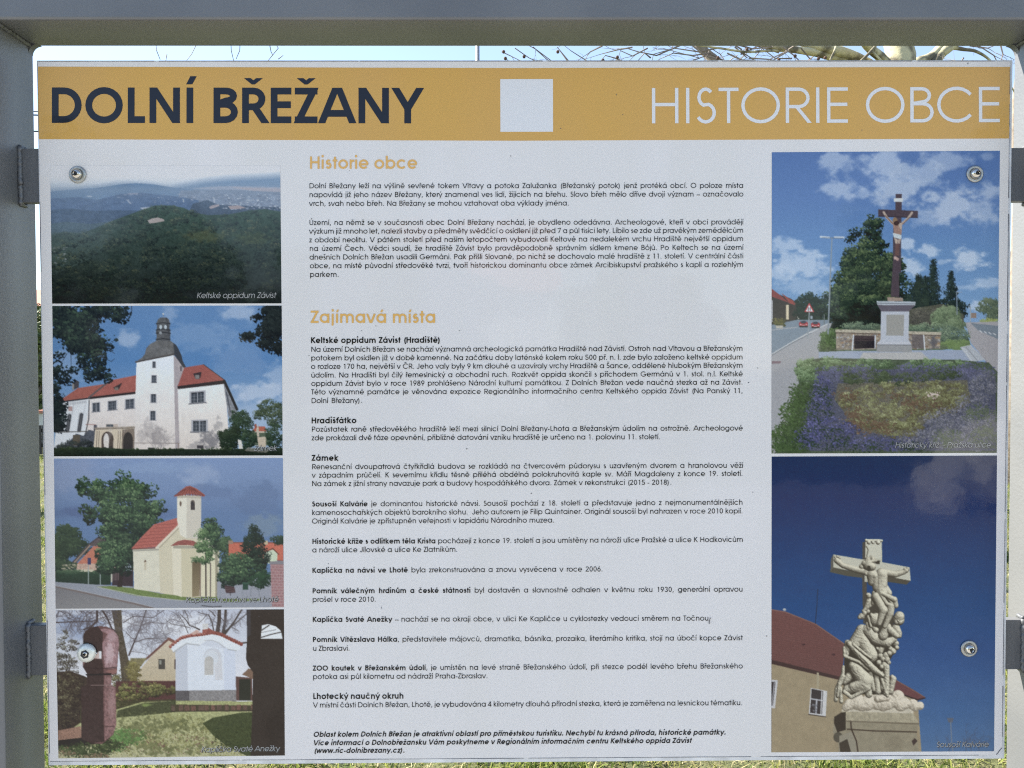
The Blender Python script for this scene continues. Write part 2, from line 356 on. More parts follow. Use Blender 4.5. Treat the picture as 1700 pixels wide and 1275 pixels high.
def pic_castle():
    s = Pic(85, 506, 471, 759, 12)
    s.grad([(507, (94, 132, 184)), (600, (84, 128, 184)), (690, (126, 156, 196)), (758, (140, 165, 195))])
    C1 = (178, 190, 214)
    for c in ((212, 563, 22, 20, .55), (395, 517, 36, 22, .6), (110, 600, 40, 40, .35), (430, 650, 70, 22, .75), (330, 560, 90, 30, .22), (460, 625, 26, 30, .5), (280, 520, 16, 26, .35), (420, 690, 80, 40, .45)):
        s.soft(c[0], c[1], c[2], c[3], C1, c[4], 9, int(c[0]))
    s.T = (0, 375, 3.4)
    W1 = (222, 221, 226)
    # left wings
    s.fill([(335, 1000), (505, 976), (470, 1262), (303, 1262)], (206, 209, 217), tex=.03, cell=8)
    s.fill([(505, 978), (768, 945), (762, 1262), (470, 1262)], (216, 210, 211), col2=(206, 192, 188), tex=.03, cell=8)
    s.fill([(325, 995), (440, 915), (600, 891), (508, 970)], (166, 96, 88), tex=.07, cell=3)
    s.fill([(508, 970), (600, 888), (625, 871), (769, 843), (766, 942)], (168, 96, 90), tex=.07, cell=3)
    for k in range(9): s.line([(345+k*12, 985-k*8.5), (512+k*11, 958-k*8)], 1.6, (128, 76, 72), al=.5); s.line([(530+k*10, 958-k*9), (766, 930-k*9.6)], 1.6, (128, 76, 72), al=.5)
    s.line([(328, 996), (508, 972)], 8, (62, 58, 64)); s.line([(508, 972), (766, 942)], 13, (60, 54, 58))
    s.line([(500, 970), (600, 890), (628, 872)], 9, (96, 90, 94)); s.fill([(408, 928), (416, 886), (430, 870), (447, 880), (444, 912)], (74, 72, 80)); s.rect(408, 888, 418, 925, (140, 132, 128))
    s.fill([(640, 912), (690, 885), (672, 922), (648, 925)], (66, 60, 64)); s.rect(648, 912, 668, 928, (120, 112, 108))
    s.window(522, 1002, 562, 1050, 2, -.1); s.window(611, 992, 656, 1040, 2, -.1); s.window(709, 982, 757, 1032, 2, -.1)
    for x in (352, 405, 470): s.line([(x+12, 1008), (x-18, 1160)], 4, (170, 172, 182))
    for x, y, x1, y1 in ((385, 1062, 372, 1155), (452, 1057, 438, 1155)):
        s.line([(x+6, y+8), (x1+8, y1)], 28, (176, 178, 186)); s.line([(x+8, y+10), (x1+9, y1-2)], 20, (74, 76, 84)); s.line([(x+8, y+10), (x1+9, y1-2)], 2, (130, 130, 135))
    for x in range(345, 490, 7): s.line([(x, 1004-(x-345)*.12), (x, 1016-(x-345)*.12)], 3, (150, 150, 160))
    s.rect(386, 1018, 408, 1046, (170, 140, 140)); s.line([(312, 1165), (490, 1160)], 5, (96, 92, 92))
    s.line([(503, 985), (501, 1090), (484, 1165), (462, 1235)], 6, (84, 84, 92)); s.line([(484, 1120), (540, 1122)], 3, (150, 100, 95))
    s.fill([(303, 1262), (380, 1225), (410, 1195), (430, 1172), (470, 1185), (500, 1150), (540, 1160), (540, 1262)], (84, 88, 100), tex=.2, cell=4)
    s.rect(412, 1180, 452, 1240, (92, 84, 76)); s.leaves([(440, 1235, 90, 30), (360, 1250, 60, 14)], 700, 8, [(38, 42, 46), (56, 62, 66), (70, 80, 76)])
    s.rect(596, 1119, 666, 1136, (186, 170, 162)); s.rect(600, 1120, 640, 1134, (84, 90, 100)); s.rect(528, 1124, 548, 1170, (90, 90, 100))
    # porch
    s.fill([(538, 1145), (690, 1142), (768, 1136), (764, 1268), (526, 1268)], (200, 184, 164), tex=.04)
    s.fill([(690, 1150), (768, 1142), (764, 1268), (686, 1268)], (126, 112, 104), tex=.08)
    s.line([(536, 1143), (690, 1138), (768, 1134)], 8, (150, 136, 124)); s.line([(536, 1148), (690, 1144), (768, 1140)], 3, (96, 86, 82))
    for x in (548, 560, 668, 680): s.line([(x, 1158), (x-4, 1262)], 3, (110, 96, 88))
    s.ell(607, 1205, 35, 45, (84, 74, 72)); s.rect(573, 1205, 640, 1268, (84, 74, 72)); s.ell(600, 1212, 16, 42, (206, 200, 198)); s.rect(586, 1212, 614, 1256, (206, 198, 192))
    s.ell(723, 1210, 28, 46, (62, 58, 62)); s.rect(695, 1210, 750, 1268, (62, 58, 62)); s.leaves([(610, 1258, 30, 10)], 90, 6, [(40, 44, 46), (60, 62, 64)])
    # tower
    s.fill([(770, 766), (982, 726), (984, 900), (990, 1262), (758, 1262), (764, 1000)], (225, 226, 232), col2=(208, 196, 192), tex=.025, cell=8)
    s.fill([(980, 728), (1042, 800), (1010, 880), (1003, 925), (1016, 1262), (990, 1262)], (164, 154, 160), tex=.05, cell=4)
    s.fill([(764, 768), (800, 745), (818, 722), (826, 690), (845, 668), (884, 648), (958, 646), (990, 668), (1008, 695), (1024, 730), (1030, 762), (1050, 796), (1036, 800), (982, 724)], (104, 104, 108), tex=.16, cell=5)
    s.fill([(978, 660), (996, 674), (1010, 700), (1025, 732), (1032, 764), (1050, 797), (1034, 800), (984, 728)], (66, 70, 80)); s.line([(766, 768), (982, 724)], 9, (88, 84, 86)); s.line([(766, 771), (982, 728)], 3, (58, 56, 62))
    s.fill([(882, 650), (884, 618), (880, 600), (886, 575), (884, 548), (892, 527), (908, 516), (938, 516), (953, 527), (960, 550), (957, 578), (963, 602), (959, 650)], (92, 94, 100), tex=.15, cell=3)
    for y in (548, 584, 602, 638): s.line([(881, y+4), (920, y-2), (962, y+5)], 5, (50, 52, 60))
    s.line([(940, 520), (958, 645)], 6, (60, 62, 70), al=.6)
    for x in (907, 934): s.ell(x, 571, 8, 12, (176, 188, 200))
    s.ell(906, 604, 8, 9, (140, 146, 154)); s.line([(921, 516), (921, 500)], 3, (120, 124, 132)); s.ell(921, 497, 5, 5, (190, 192, 196))
    s.window(861, 767, 879, 801, 1); s.window(856, 845, 883, 884, 1); s.window(851, 951, 881, 997, 1); s.window(848, 1046, 878, 1096, 1); s.rect(1016, 790, 1026, 820, (96, 90, 100))
    s.line([(758, 1226), (1000, 1227), (1016, 1228)], 3, (120, 108, 104)); s.line([(1006, 1228), (1006, 1265)], 5, (140, 120, 112))
    for q in ((850, 1150, 60, 70, .35), (900, 1190, 60, 60, .5), (1120, 1230, 90, 40, .35), (1195, 1190, 60, 80, .7), (800, 1190, 40, 50, .3)): s.soft(*q[:4], (118, 112, 118), q[4], 5, int(q[0]), 1.4, 1)
    for _ in range(5): s.twigs(870+_*12, 1262, -1.6+(_-2)*.2, 70, 4, (150, 142, 145), 3)
    # right wing
    s.fill([(1003, 918), (1262, 892), (1280, 1010), (1296, 1262), (1014, 1262)], (224, 221, 224), col2=(206, 194, 188), tex=.025, cell=8)
    for q in ((1190, 1210, 70, 70, .8), (1110, 1240, 60, 30, .4), (1230, 1130, 30, 60, .4)): s.soft(*q[:4], (112, 110, 118), q[4], 4, int(q[0]), 1.5, 1)
    s.fill([(1002, 905), (1040, 800), (1148, 782), (1200, 820), (1268, 872), (1262, 882)], (160, 90, 86), tex=.06, cell=3)
    for k in range(9): s.line([(1008+k*4, 893-k*11), (1250-k*11, 862-k*8.6)], 1.6, (122, 72, 70), al=.5)
    for k in range(14): s.soft(560+k*46+s.rs.rand()*20, 1080+s.rs.rand()*100, 16, 50, (190, 182, 180), .25, 3, k, 1.4, .5)
    s.fill([(1000, 905), (1266, 870), (1268, 892), (1004, 922)], (62, 56, 60)); s.fill([(1262, 893), (1272, 876), (1338, 1030), (1330, 1080), (1290, 1080)], (130, 132, 142), tex=.25, cell=3)
    s.line([(1266, 876), (1300, 950), (1338, 1036)], 15, (50, 50, 56)); s.line([(1278, 940), (1300, 1050)], 6, (74, 78, 92)); s.line([(1148, 782), (1268, 870)], 4, (80, 64, 66))
    s.fill([(1090, 833), (1138, 824), (1134, 850), (1124, 866), (1104, 866)], (70, 60, 66)); s.rect(1102, 842, 1126, 864, (128, 122, 124))
    s.window(1077, 942, 1153, 1000, 2, -.08); s.window(1087, 1102, 1165, 1160, 2, -.02); s.rect(1112, 1240, 1150, 1256, (70, 68, 74)); s.rect(834, 1252, 864, 1262, (70, 68, 74))
    # right background
    s.fill([(1420, 1160), (1445, 1132), (1495, 1132), (1505, 1160)], (176, 92, 78)); s.rect(1436, 1118, 1448, 1140, (150, 84, 76)); s.rect(1425, 1160, 1505, 1168, (190, 176, 160))
    s.rect(1400, 1168, 1520, 1240, (84, 96, 82)); g = [(34, 44, 42), (44, 60, 52), (58, 78, 62), (84, 102, 78)]
    s.leaves([(1360, 1130, 62, 90), (1390, 1200, 50, 60), (1330, 1090, 35, 50)], 1900, 9, g)
    s.leaves([(1520, 1020, 75, 42), (1560, 1080, 50, 80), (1480, 1070, 50, 30)], 1500, 8, [(40, 50, 46), (56, 70, 58), (78, 92, 70), (110, 118, 88)])
    s.leaves([(1550, 1190, 50, 80), (1440, 1200, 30, 30)], 1200, 8, g)
    s.fill([(1446, 1150), (1458, 1120), (1464, 1190), (1452, 1190)], (186, 172, 158)); s.fill([(1452, 1192), (1500, 1190), (1502, 1250), (1460, 1250)], (186, 170, 152), tex=.05)
    s.leaves([(1310, 1170, 40, 40), (1290, 1215, 55, 50), (1260, 1180, 22, 24)], 1500, 9, [(34, 42, 40), (44, 56, 48), (58, 74, 60)])
    s.fill([(1342, 1205), (1362, 1210), (1372, 1262), (1350, 1262)], (204, 200, 196), tex=.1)
    # ground
    s.fill([(280, 1256), (520, 1248), (760, 1262), (1000, 1258), (1200, 1262), (1600, 1252), (1600, 1310), (280, 1310)], (50, 62, 52), col2=(32, 38, 38), tex=.2, cell=2)
    s.leaves([(420, 1258, 130, 8), (900, 1262, 180, 6), (1300, 1262, 180, 6)], 700, 6, [(36, 42, 38), (56, 70, 52), (76, 96, 66)])
    s.fill([(1400, 1250), (1540, 1256), (1500, 1280), (1380, 1270)], (150, 144, 136), al=.6, tex=.3)
    # leaves hanging in from the corners
    dk = [(36, 42, 50), (42, 50, 56), (52, 64, 64), (66, 86, 74)]
    s.T = (80, 500, 8.5)
    s.leaves([(250, 200, 210, 130), (450, 330, 200, 160), (640, 160, 180, 100), (900, 130, 150, 60), (210, 420, 150, 140), (420, 560, 210, 150), (620, 650, 100, 150), (1000, 200, 60, 90)], 1750, 62, dk, flat=.8)
    s.leaves([(700, 880, 90, 140), (680, 1000, 170, 80), (560, 1080, 70, 40), (110, 830, 60, 120), (190, 1090, 110, 60), (330, 1000, 60, 60), (790, 640, 100, 40), (900, 720, 60, 40), (880, 560, 50, 50), (850, 1100, 60, 40), (480, 850, 80, 80), (730, 420, 40, 60)], 620, 48, dk)
    for q in ([(600, 380), (780, 560), (880, 700), (940, 740)], [(700, 740), (820, 820), (890, 850), (940, 810)], [(320, 680), (325, 950)], [(265, 740), (200, 850)], [(1175, 70), (1180, 140), (1130, 190)]): s.line(q, 10, (50, 54, 66), 5)
    s.leaves([(90, 1100, 30, 200), (110, 1250, 60, 60)], 160, 45, dk)
    s.T = (80, 620, 8.5); s.leaves([(120, 480, 80, 200), (130, 700, 90, 120), (90, 330, 50, 60), (220, 660, 40, 40)], 700, 42, [(34, 40, 48), (42, 50, 54), (50, 60, 60)])
    s.T = (270, 500, 8.5); s.leaves([(1560, 150, 130, 140), (1600, 350, 110, 200), (1500, 420, 130, 130), (1450, 620, 70, 60), (1640, 640, 60, 90), (1350, 220, 50, 50), (1250, 400, 30, 24), (1210, 520, 70, 36), (1340, 490, 40, 40)], 1500, 50, [(36, 40, 46), (42, 48, 52), (50, 58, 60)])
    return s.done(.012)

def pic_chapel():
    s = Pic(88, 759, 473, 1012, 13)
    s.grad([(760, (124, 146, 190)), (800, (118, 140, 182)), (850, (96, 122, 166)), (900, (94, 122, 166))])
    for c in ((330, 790, 40, 24, (146, 162, 196), .7), (120, 785, 60, 40, (138, 150, 184), .5), (190, 850, 120, 20, (88, 104, 148), .5), (430, 830, 60, 40, (92, 112, 152), .5), (260, 775, 100, 14, (136, 158, 196), .5), (440, 870, 40, 22, (120, 138, 156), .6), (140, 850, 60, 12, (80, 98, 142), .5), (350, 815, 60, 16, (94, 114, 156), .5)):
        s.soft(c[0], c[1], c[2], c[3], c[4], c[5], 10, int(c[0]))
    g = [(32, 44, 44), (42, 58, 52), (56, 80, 62), (80, 108, 76), (112, 136, 96)]
    gd = [(40, 54, 50), (54, 72, 58), (72, 92, 68)]
    s.T = (80, 870, 8.5)
    s.leaves([(220, 250, 230, 230), (430, 330, 120, 110), (120, 450, 90, 220), (250, 600, 200, 80)], 2300, 40, gd); s.speck(180, 560, 400, 660, 60, 30, 12, [(170, 160, 140), (120, 120, 96), (90, 100, 80)])
    s.fill([(350, 530), (560, 290), (720, 175), (860, 240), (860, 300), (600, 310), (400, 550)], (92, 82, 86), tex=.1)
    s.line([(350, 535), (480, 400), (600, 270), (720, 180)], 20, (78, 68, 72)); s.line([(372, 540), (590, 300)], 14, (164, 140, 120))
    s.fill([(410, 560), (560, 400), (640, 310), (860, 300), (1000, 560), (1000, 680), (400, 680)], (188, 112, 92), tex=.1, cell=2); s.fill([(410, 560), (1100, 550), (1100, 690), (400, 690)], (186, 154, 138), tex=.14, cell=3)
    s.rect(556, 475, 604, 572, (60, 62, 104)); s.rect(700, 505, 756, 560, (70, 84, 140)); s.rect(700, 560, 760, 612, (176, 184, 206)); s.rect(400, 640, 640, 690, (190, 182, 160)); s.rect(650, 650, 775, 680, (60, 54, 56))
    s.fill([(1000, 560), (1200, 500), (1200, 880), (900, 880), (900, 660)], (62, 52, 60)); s.fill([(1060, 560), (1190, 540), (1180, 660), (1080, 660)], (140, 150, 165))
    for x in range(910, 1010, 20): s.line([(x, 670), (x, 790)], 9, (110, 92, 92))
    s.fill([(95, 665), (400, 672), (885, 680), (885, 860), (400, 845), (95, 815)], (46, 70, 56), col2=(40, 56, 50), tex=.2, cell=1.5); s.leaves([(300, 672, 210, 10), (700, 680, 190, 8)], 400, 18, [(60, 84, 66), (88, 112, 84)])
    s.rect(885, 655, 905, 820, (180, 176, 164))
    for x, y0 in ((568, 590), (735, 640)): s.line([(x, y0), (x, 855)], 13, (150, 160, 160))
    # ground
    s.fill([(90, 815), (600, 850), (1200, 880), (1700, 960), (3350, 1000), (3350, 1260), (90, 1260)], (140, 144, 158), tex=.06, cell=1.5)
    s.fill([(90, 870), (400, 935), (800, 1025), (1200, 1110), (1520, 1190), (1520, 1260), (90, 1260)], (118, 116, 122), col2=(132, 130, 134), tex=.07, cell=1.2)
    s.line([(90, 880), (400, 945), (800, 1035), (1200, 1120), (1500, 1195)], 26, (116, 104, 104)); s.line([(90, 868), (400, 930), (800, 1018), (1200, 1102), (1520, 1180)], 8, (160, 162, 170))
    s.fill([(680, 885), (900, 875), (1210, 905), (1600, 985), (3000, 1000), (3000, 1080), (2600, 1100), (1900, 1075), (1250, 1015), (900, 935)], (108, 126, 72), tex=.25, cell=1.2)
    s.line([(700, 890), (1000, 950), (1300, 1015), (1900, 1080)], 9, (172, 172, 170))
    # big tree
    s.T = (80, 760, 8.5)
    s.T = (80, 870, 8.5); s.fill([(970, 890), (1005, 740), (1030, 560), (1100, 560), (1055, 740), (1045, 890)], (54, 46, 50)); s.T = (80, 760, 8.5)
    s.leaves([(1080, 620, 330, 270), (900, 800, 250, 180), (1300, 750, 270, 200), (1080, 330, 90, 110), (1180, 470, 240, 120), (750, 500, 130, 90), (530, 400, 110, 110), (560, 520, 90, 40), (1290, 420, 60, 80), (1480, 560, 70, 90), (1560, 720, 100, 100), (1400, 950, 220, 150), (1100, 1000, 330, 200), (860, 1040, 150, 80), (560, 720, 80, 70), (570, 850, 70, 40), (720, 390, 60, 40), (940, 350, 40, 50), (1420, 450, 60, 30)], 4600, 46, g)
    s.leaves([(1000, 1200, 240, 140), (1000, 1400, 300, 140), (850, 1320, 150, 120), (900, 1500, 170, 110), (1150, 1250, 170, 160), (1080, 1580, 120, 60), (800, 1560, 100, 60)], 2300, 44, g)
    s.soft(1150, 1050, 300, 260, (34, 46, 48), .45, 5, 9); s.soft(1250, 1380, 150, 260, (34, 44, 46), .5, 5, 19)
    # chapel
    s.T = (0, 700, 3.4)
    s.fill([(750, 718), (895, 710), (905, 965), (757, 945)], (206, 200, 182), tex=.03, cell=6); s.fill([(895, 708), (905, 640), (1005, 560), (1140, 600), (1240, 700), (1235, 980), (1085, 995), (905, 968)], (200, 190, 166), tex=.02, cell=6)
    s.line([(752, 728), (893, 722)], 10, (160, 156, 144)); s.ell(820, 792, 7, 12, (120, 100, 88)); s.rect(814, 792, 827, 838, (190, 178, 156))
    s.fill([(740, 718), (800, 650), (870, 580), (1000, 543), (1015, 572), (885, 708)], (178, 96, 88), tex=.12, cell=1.2)
    for k in range(7): s.line([(760+k*21, 700-k*19.5), (898+k*16, 690-k*19)], 2.5, (136, 72, 70))
    s.line([(744, 719), (880, 713)], 5, (110, 62, 60)); s.line([(882, 712), (1018, 577)], 10, (212, 200, 182)); s.line([(900, 712), (1018, 592)], 4, (150, 140, 122))
    s.fill([(970, 700), (1022, 700), (1026, 990), (980, 975)], (212, 203, 182)); s.fill([(1022, 700), (1110, 700), (1110, 992), (1026, 988)], (196, 186, 158)); s.rect(978, 700, 1100, 716, (160, 154, 138))
    s.fill([(1000, 418), (1056, 414), (1056, 660), (1018, 640), (1000, 560)], (214, 208, 194), tex=.02); s.fill([(1054, 414), (1136, 420), (1134, 660), (1052, 658)], (196, 188, 176), tex=.02)
    s.fill([(1000, 418), (1136, 420), (1136, 434), (1060, 430), (1000, 432)], (176, 168, 154)); s.ell(1088, 460, 13, 18, (112, 100, 92)); s.rect(1076, 460, 1100, 498, (70, 64, 66)); s.ell(1086, 462, 9, 14, (62, 58, 62)); s.ell(1019, 463, 6, 15, (110, 92, 82))
    s.fill([(980, 424), (1010, 396), (1050, 366), (1072, 362), (1110, 378), (1160, 416), (1150, 424), (1110, 412), (1060, 408), (1010, 420)], (158, 86, 80), tex=.22, cell=.9)
    for k in range(9): s.line([(1068+(k-4)*6, 368+abs(k-4)*3), (1068+(k-4)*21, 418)], 3, (106, 60, 60))
    for k in range(12): s.ell(990+k*14, 420-4*math.sin(k/11*3.14)-3, 4, 4, (130, 70, 68))
    s.fill([(962, 702), (1000, 675), (1040, 666), (1090, 672), (1120, 690), (1118, 704), (1060, 696), (1000, 698)], (150, 84, 80), tex=.25, cell=.9)
    s.fill([(1085, 790), (1136, 790), (1124, 985), (1085, 990)], (106, 92, 72), col2=(140, 124, 96)); s.fill([(1136, 740), (1215, 720), (1215, 990), (1130, 990)], (208, 200, 172)); s.fill([(1214, 720), (1228, 710), (1232, 980), (1216, 990)], (150, 142, 122)); s.line([(1180, 655), (1236, 706)], 9, (206, 196, 178))
    # right trees and roofs
    s.fill([(1225, 880), (1540, 880), (1540, 1000), (1225, 1000)], (146, 148, 162))
    s.leaves([(1182, 570, 32, 34), (1195, 620, 48, 46), (1220, 670, 38, 50)], 1100, 12, g)
    s.leaves([(1268, 760, 34, 110), (1258, 860, 30, 50), (1255, 700, 26, 40)], 900, 12, gd+[(90, 116, 84)])
    s.rect(1290, 680, 1600, 786, (150, 84, 72)); s.fill([(1292, 686), (1600, 686), (1600, 782), (1292, 760)], (196, 102, 84), tex=.12, cell=1)
    s.rect(1288, 672, 1316, 690, (150, 120, 104)); s.rect(1492, 672, 1512, 694, (186, 170, 140)); s.fill([(1490, 740), (1540, 722), (1566, 742), (1564, 800), (1490, 800)], (190, 200, 176)); s.line([(1484, 742), (1540, 716), (1572, 748)], 6, (110, 66, 60))
    s.leaves([(1400, 820, 120, 75), (1330, 800, 50, 60), (1350, 870, 70, 50), (1280, 900, 40, 40)], 2300, 14, g)
    s.leaves([(1430, 700, 60, 70), (1440, 640, 34, 50), (1428, 600, 16, 30), (1470, 760, 50, 50)], 1500, 10, [(30, 40, 42), (40, 54, 50), (56, 74, 62)])
    s.leaves([(1460, 900, 70, 45), (1490, 880, 50, 30)], 800, 10, [(34, 50, 46), (46, 72, 56), (60, 94, 66)]); s.leaves([(1580, 665, 40, 30)], 300, 10, gd)
    # young tree in front of the porch
    s.line([(1162, 780), (1163, 990)], 8, (96, 84, 84)); s.line([(1131, 800), (1130, 985)], 5, (110, 84, 80)); s.line([(1188, 800), (1188, 990)], 6, (92, 80, 80)); s.line([(1160, 690), (1162, 980)], 5, (64, 56, 54))
    s.leaves([(1140, 640, 26, 34), (1148, 710, 42, 34), (1150, 780, 58, 18), (1190, 740, 22, 30)], 760, 11, [(46, 66, 50), (72, 100, 68), (110, 138, 92), (144, 164, 120)])
    # street furniture
    for x in (1243, 1368): s.line([(x, 922), (x+2, 1040)], 10, (140, 144, 156))
    s.line([(1416, 986), (1416, 938), (1462, 944), (1463, 986)], 6, (128, 132, 144)); s.fill([(1266, 924), (1322, 932), (1330, 966), (1276, 968)], (72, 54, 60))
    for k in range(3): s.line([(1270, 936+k*10), (1326, 942+k*9)], 2, (128, 108, 108))
    s.line([(1300, 965), (1300, 980)], 4, (60, 52, 56)); s.rect(1370, 912, 1400, 948, (44, 72, 62)); s.rect(1366, 908, 1404, 914, (60, 90, 78))
    s.fill([(1520, 790), (1604, 785), (1604, 806), (1524, 806)], (128, 124, 132)); s.fill([(1526, 806), (1604, 806), (1604, 1050), (1536, 1045)], (156, 112, 116), tex=.1)
    for r in range(15):
        y = 812+r*16.5; s.line([(1524, y), (1604, y+1)], 2.5, (176, 150, 152))
        for k in range(4): s.line([(1532+k*22+(r % 2)*11, y), (1532+k*22+(r % 2)*11, y+16)], 2, (176, 150, 152))
    s.line([(1140, 1038), (1200, 1046), (1250, 1042)], 5, (70, 70, 78))
    return s.done(.012)

def pic_shrine():
    s = Pic(91, 1010, 475, 1261, 14)
    s.grad([(1012, (180, 184, 202)), (1070, (196, 200, 214)), (1130, (212, 212, 222)), (1258, (212, 212, 222))])
    s.soft(130, 1040, 60, 30, (138, 154, 190), .7, 8, 3); s.soft(200, 1030, 50, 16, (222, 222, 228), .6, 8, 4); s.soft(310, 1040, 60, 26, (226, 226, 232), .6, 8, 5)
    s.T = (80, 1010, 8.5); br = (72, 58, 58); dk = [(44, 36, 36), (64, 54, 48), (92, 84, 62), (128, 122, 96)]
    s.leaves([(250, 620, 170, 330), (230, 900, 180, 200)], 850, 24, [(60, 54, 52), (84, 78, 70), (124, 122, 110), (166, 168, 166)])
    s.fill([(100, 900), (300, 880), (520, 960), (1100, 1300), (900, 1420), (560, 1850), (100, 1850)], (66, 54, 48), tex=.3, cell=1.5)
    s.leaves([(280, 1150, 230, 260), (250, 1450, 220, 250)], 2600, 24, dk)
    # bare trees behind
    s.leaves([(1060, 1000, 160, 180), (950, 1100, 100, 200), (1180, 1040, 130, 100)], 1500, 16, [(52, 46, 38), (80, 74, 52), (112, 104, 68), (150, 142, 92)]); s.fill([(895, 20), (1035, 20), (1050, 320), (1110, 620), (1150, 800), (1150, 1150), (1050, 1150), (1020, 800), (990, 560), (930, 240)], (84, 74, 62), tex=.4, cell=1.2)
    for q, w in (([(690, 20), (690, 180), (600, 260), (500, 300)], 36), ([(760, 20), (830, 130), (900, 290), (960, 330)], 30), ([(100, 200), (350, 190), (620, 180), (800, 120)], 16), ([(640, 30), (520, 110), (440, 260)], 12), ([(1140, 660), (1220, 460), (1310, 250), (1385, 20)], 24), ([(1210, 480), (1400, 425), (1700, 415)], 12), ([(1310, 240), (1420, 200), (1630, 210)], 12), ([(1060, 200), (1200, 110), (1480, 130), (1640, 20)], 12), ([(1180, 610), (1300, 620), (1420, 660)], 6), ([(1100, 340), (1180, 420), (1240, 430)], 8)):
        s.line(q, w, br, w*.6)
    for a in range(64): s.twigs(100+s.rs.rand()*900, 20+s.rs.rand()*200, s.rs.rand()*6.3, 160, 7, (84, 76, 82), 2)
    for a in range(70): s.twigs(1080+s.rs.rand()*600, 60+s.rs.rand()*450, s.rs.rand()*6.3, 170, 6, (112, 106, 114), 2)
    # cream house behind
    s.fill([(1260, 1060), (1280, 880), (1440, 690), (1700, 430), (1810, 480), (2000, 560), (1990, 1060)], (196, 180, 160), col2=(180, 164, 136), tex=.07, cell=2)
    s.line([(1140, 880), (1400, 700), (1700, 430)], 30, (112, 74, 68)); s.line([(1700, 430), (1830, 500)], 40, (128, 84, 74)); s.rect(1555, 715, 1650, 860, (78, 74, 70)); s.rect(1780, 720, 1800, 860, (78, 60, 58)); s.rect(1570, 730, 1600, 790, (140, 140, 130))
    s.fill([(1160, 700), (1400, 700), (1270, 870), (1260, 1050), (1150, 1050)], (128, 118, 84), tex=.3); s.leaves([(1200, 900, 100, 160)], 500, 22, [(84, 74, 46), (124, 114, 66), (160, 150, 92)])
    s.fill([(950, 1030), (1990, 1020), (1990, 1340), (950, 1400)], (86, 54, 54), tex=.15); s.leaves([(1300, 1150, 380, 120), (1150, 1280, 250, 110), (1600, 1150, 250, 70)], 2600, 20, [(48, 44, 34), (84, 84, 50), (132, 130, 76), (170, 160, 96)])
    # right roofline, gate
    s.T = (270, 1010, 8.5)
    s.fill([(1030, 960), (1260, 980), (1270, 1300), (1030, 1300)], (96, 70, 66)); s.rect(1080, 1000, 1240, 1300, (50, 52, 46)); s.fill([(1120, 935), (1210, 850), (1280, 860), (1280, 1000), (1190, 960)], (124, 96, 80))
    for x0, y0, x1, y1, w, w2 in ((770, 360, 800, 10, 60, 50), (850, 360, 890, 10, 44, 34), (880, 360, 1120, 10, 30, 22), (870, 330, 1180, 80, 20, 12), (720, 310, 650, 90, 18, 14), (650, 95, 500, 60, 12, 6), (520, 300, 380, 240, 22, 12), (380, 240, 250, 80, 16, 8), (380, 270, 120, 220, 10, 6), (120, 220, 60, 180, 8, 4), (620, 90, 500, 215, 10, 5), (360, 350, 220, 80, 9, 6), (310, 20, 370, 220, 9, 6), (740, 110, 640, 10, 16, 9), (1110, 490, 1190, 480, 26, 18), (960, 260, 1080, 325, 7, 4), (900, 250, 820, 130, 12, 8)):
        s.line([(x0, y0), ((x0+x1)/2+12, (y0+y1)/2), (x1, y1)], w, (74, 64, 62), w2)
    for a in range(44): s.twigs(20+s.rs.rand()*1100, 40+s.rs.rand()*230, s.rs.rand()*6.3, 110, 6, (104, 98, 106), 2)
    # white shrine
    s.fill([(180, 600), (340, 490), (1020, 590), (1036, 1160), (184, 1165)], (206, 211, 224), tex=.02, cell=8)
    s.fill([(180, 600), (350, 500), (356, 1160), (184, 1165)], (186, 190, 204)); s.fill([(860, 560), (1022, 590), (1036, 1160), (870, 1160)], (196, 202, 220))
    s.fill([(110, 550), (250, 440), (400, 390), (620, 360), (740, 350), (860, 400), (1110, 520), (1080, 590), (1020, 600), (920, 575), (830, 500), (720, 455), (620, 460), (520, 520), (340, 492), (150, 620)], (212, 216, 224))
    s.line([(150, 620), (335, 497), (400, 505), (520, 518)], 14, (164, 164, 168)); s.line([(590, 455), (700, 450), (790, 485), (880, 560)], 12, (176, 176, 182)); s.line([(920, 578), (1040, 598)], 10, (150, 150, 154))
    s.ell(705, 690, 130, 130, (192, 194, 204)); s.rect(576, 690, 836, 1000, (206, 211, 224)); s.fill([(720, 600), (800, 640), (834, 720), (848, 1010), (740, 1010)], (196, 194, 200), al=.8); s.ell(690, 700, 100, 110, (200, 204, 214))
    s.ell(655, 740, 64, 64, (176, 172, 170)); s.rect(592, 740, 720, 940, (180, 176, 174), tex=.08, cell=1.5); s.line([(592, 945), (720, 945)], 6, (220, 222, 228))
    for k in range(30):
        f = k/29; x = 110+f*1000; y = np.interp(x, [110, 180, 260, 400, 560, 700, 820, 960, 1110], [540, 480, 420, 385, 370, 345, 370, 440, 510])
        s.ell(x, y, 24, 22, (124, 62, 56) if k % 2 else (148, 80, 70)); s.ell(x+6, y-16, 20, 16, (176, 116, 106) if k < 15 else (140, 78, 70))
    s.fill([(400, 350), (480, 300), (530, 330), (440, 375)], (196, 160, 150)); s.fill([(560, 300), (640, 270), (740, 330), (700, 345), (560, 355)], (150, 84, 76), tex=.2); s.fill([(560, 220), (640, 210), (640, 290), (570, 300)], (200, 196, 196), tex=.15, cell=1)
    s.fill([(184, 1160), (1036, 1152), (1040, 1320), (182, 1330)], (132, 128, 130), tex=.22, cell=1.6); s.fill([(184, 1162), (380, 1160), (380, 1320), (182, 1330)], (92, 88, 92), tex=.2)
    # lawn
    s.T = (0, 975, 4.25)
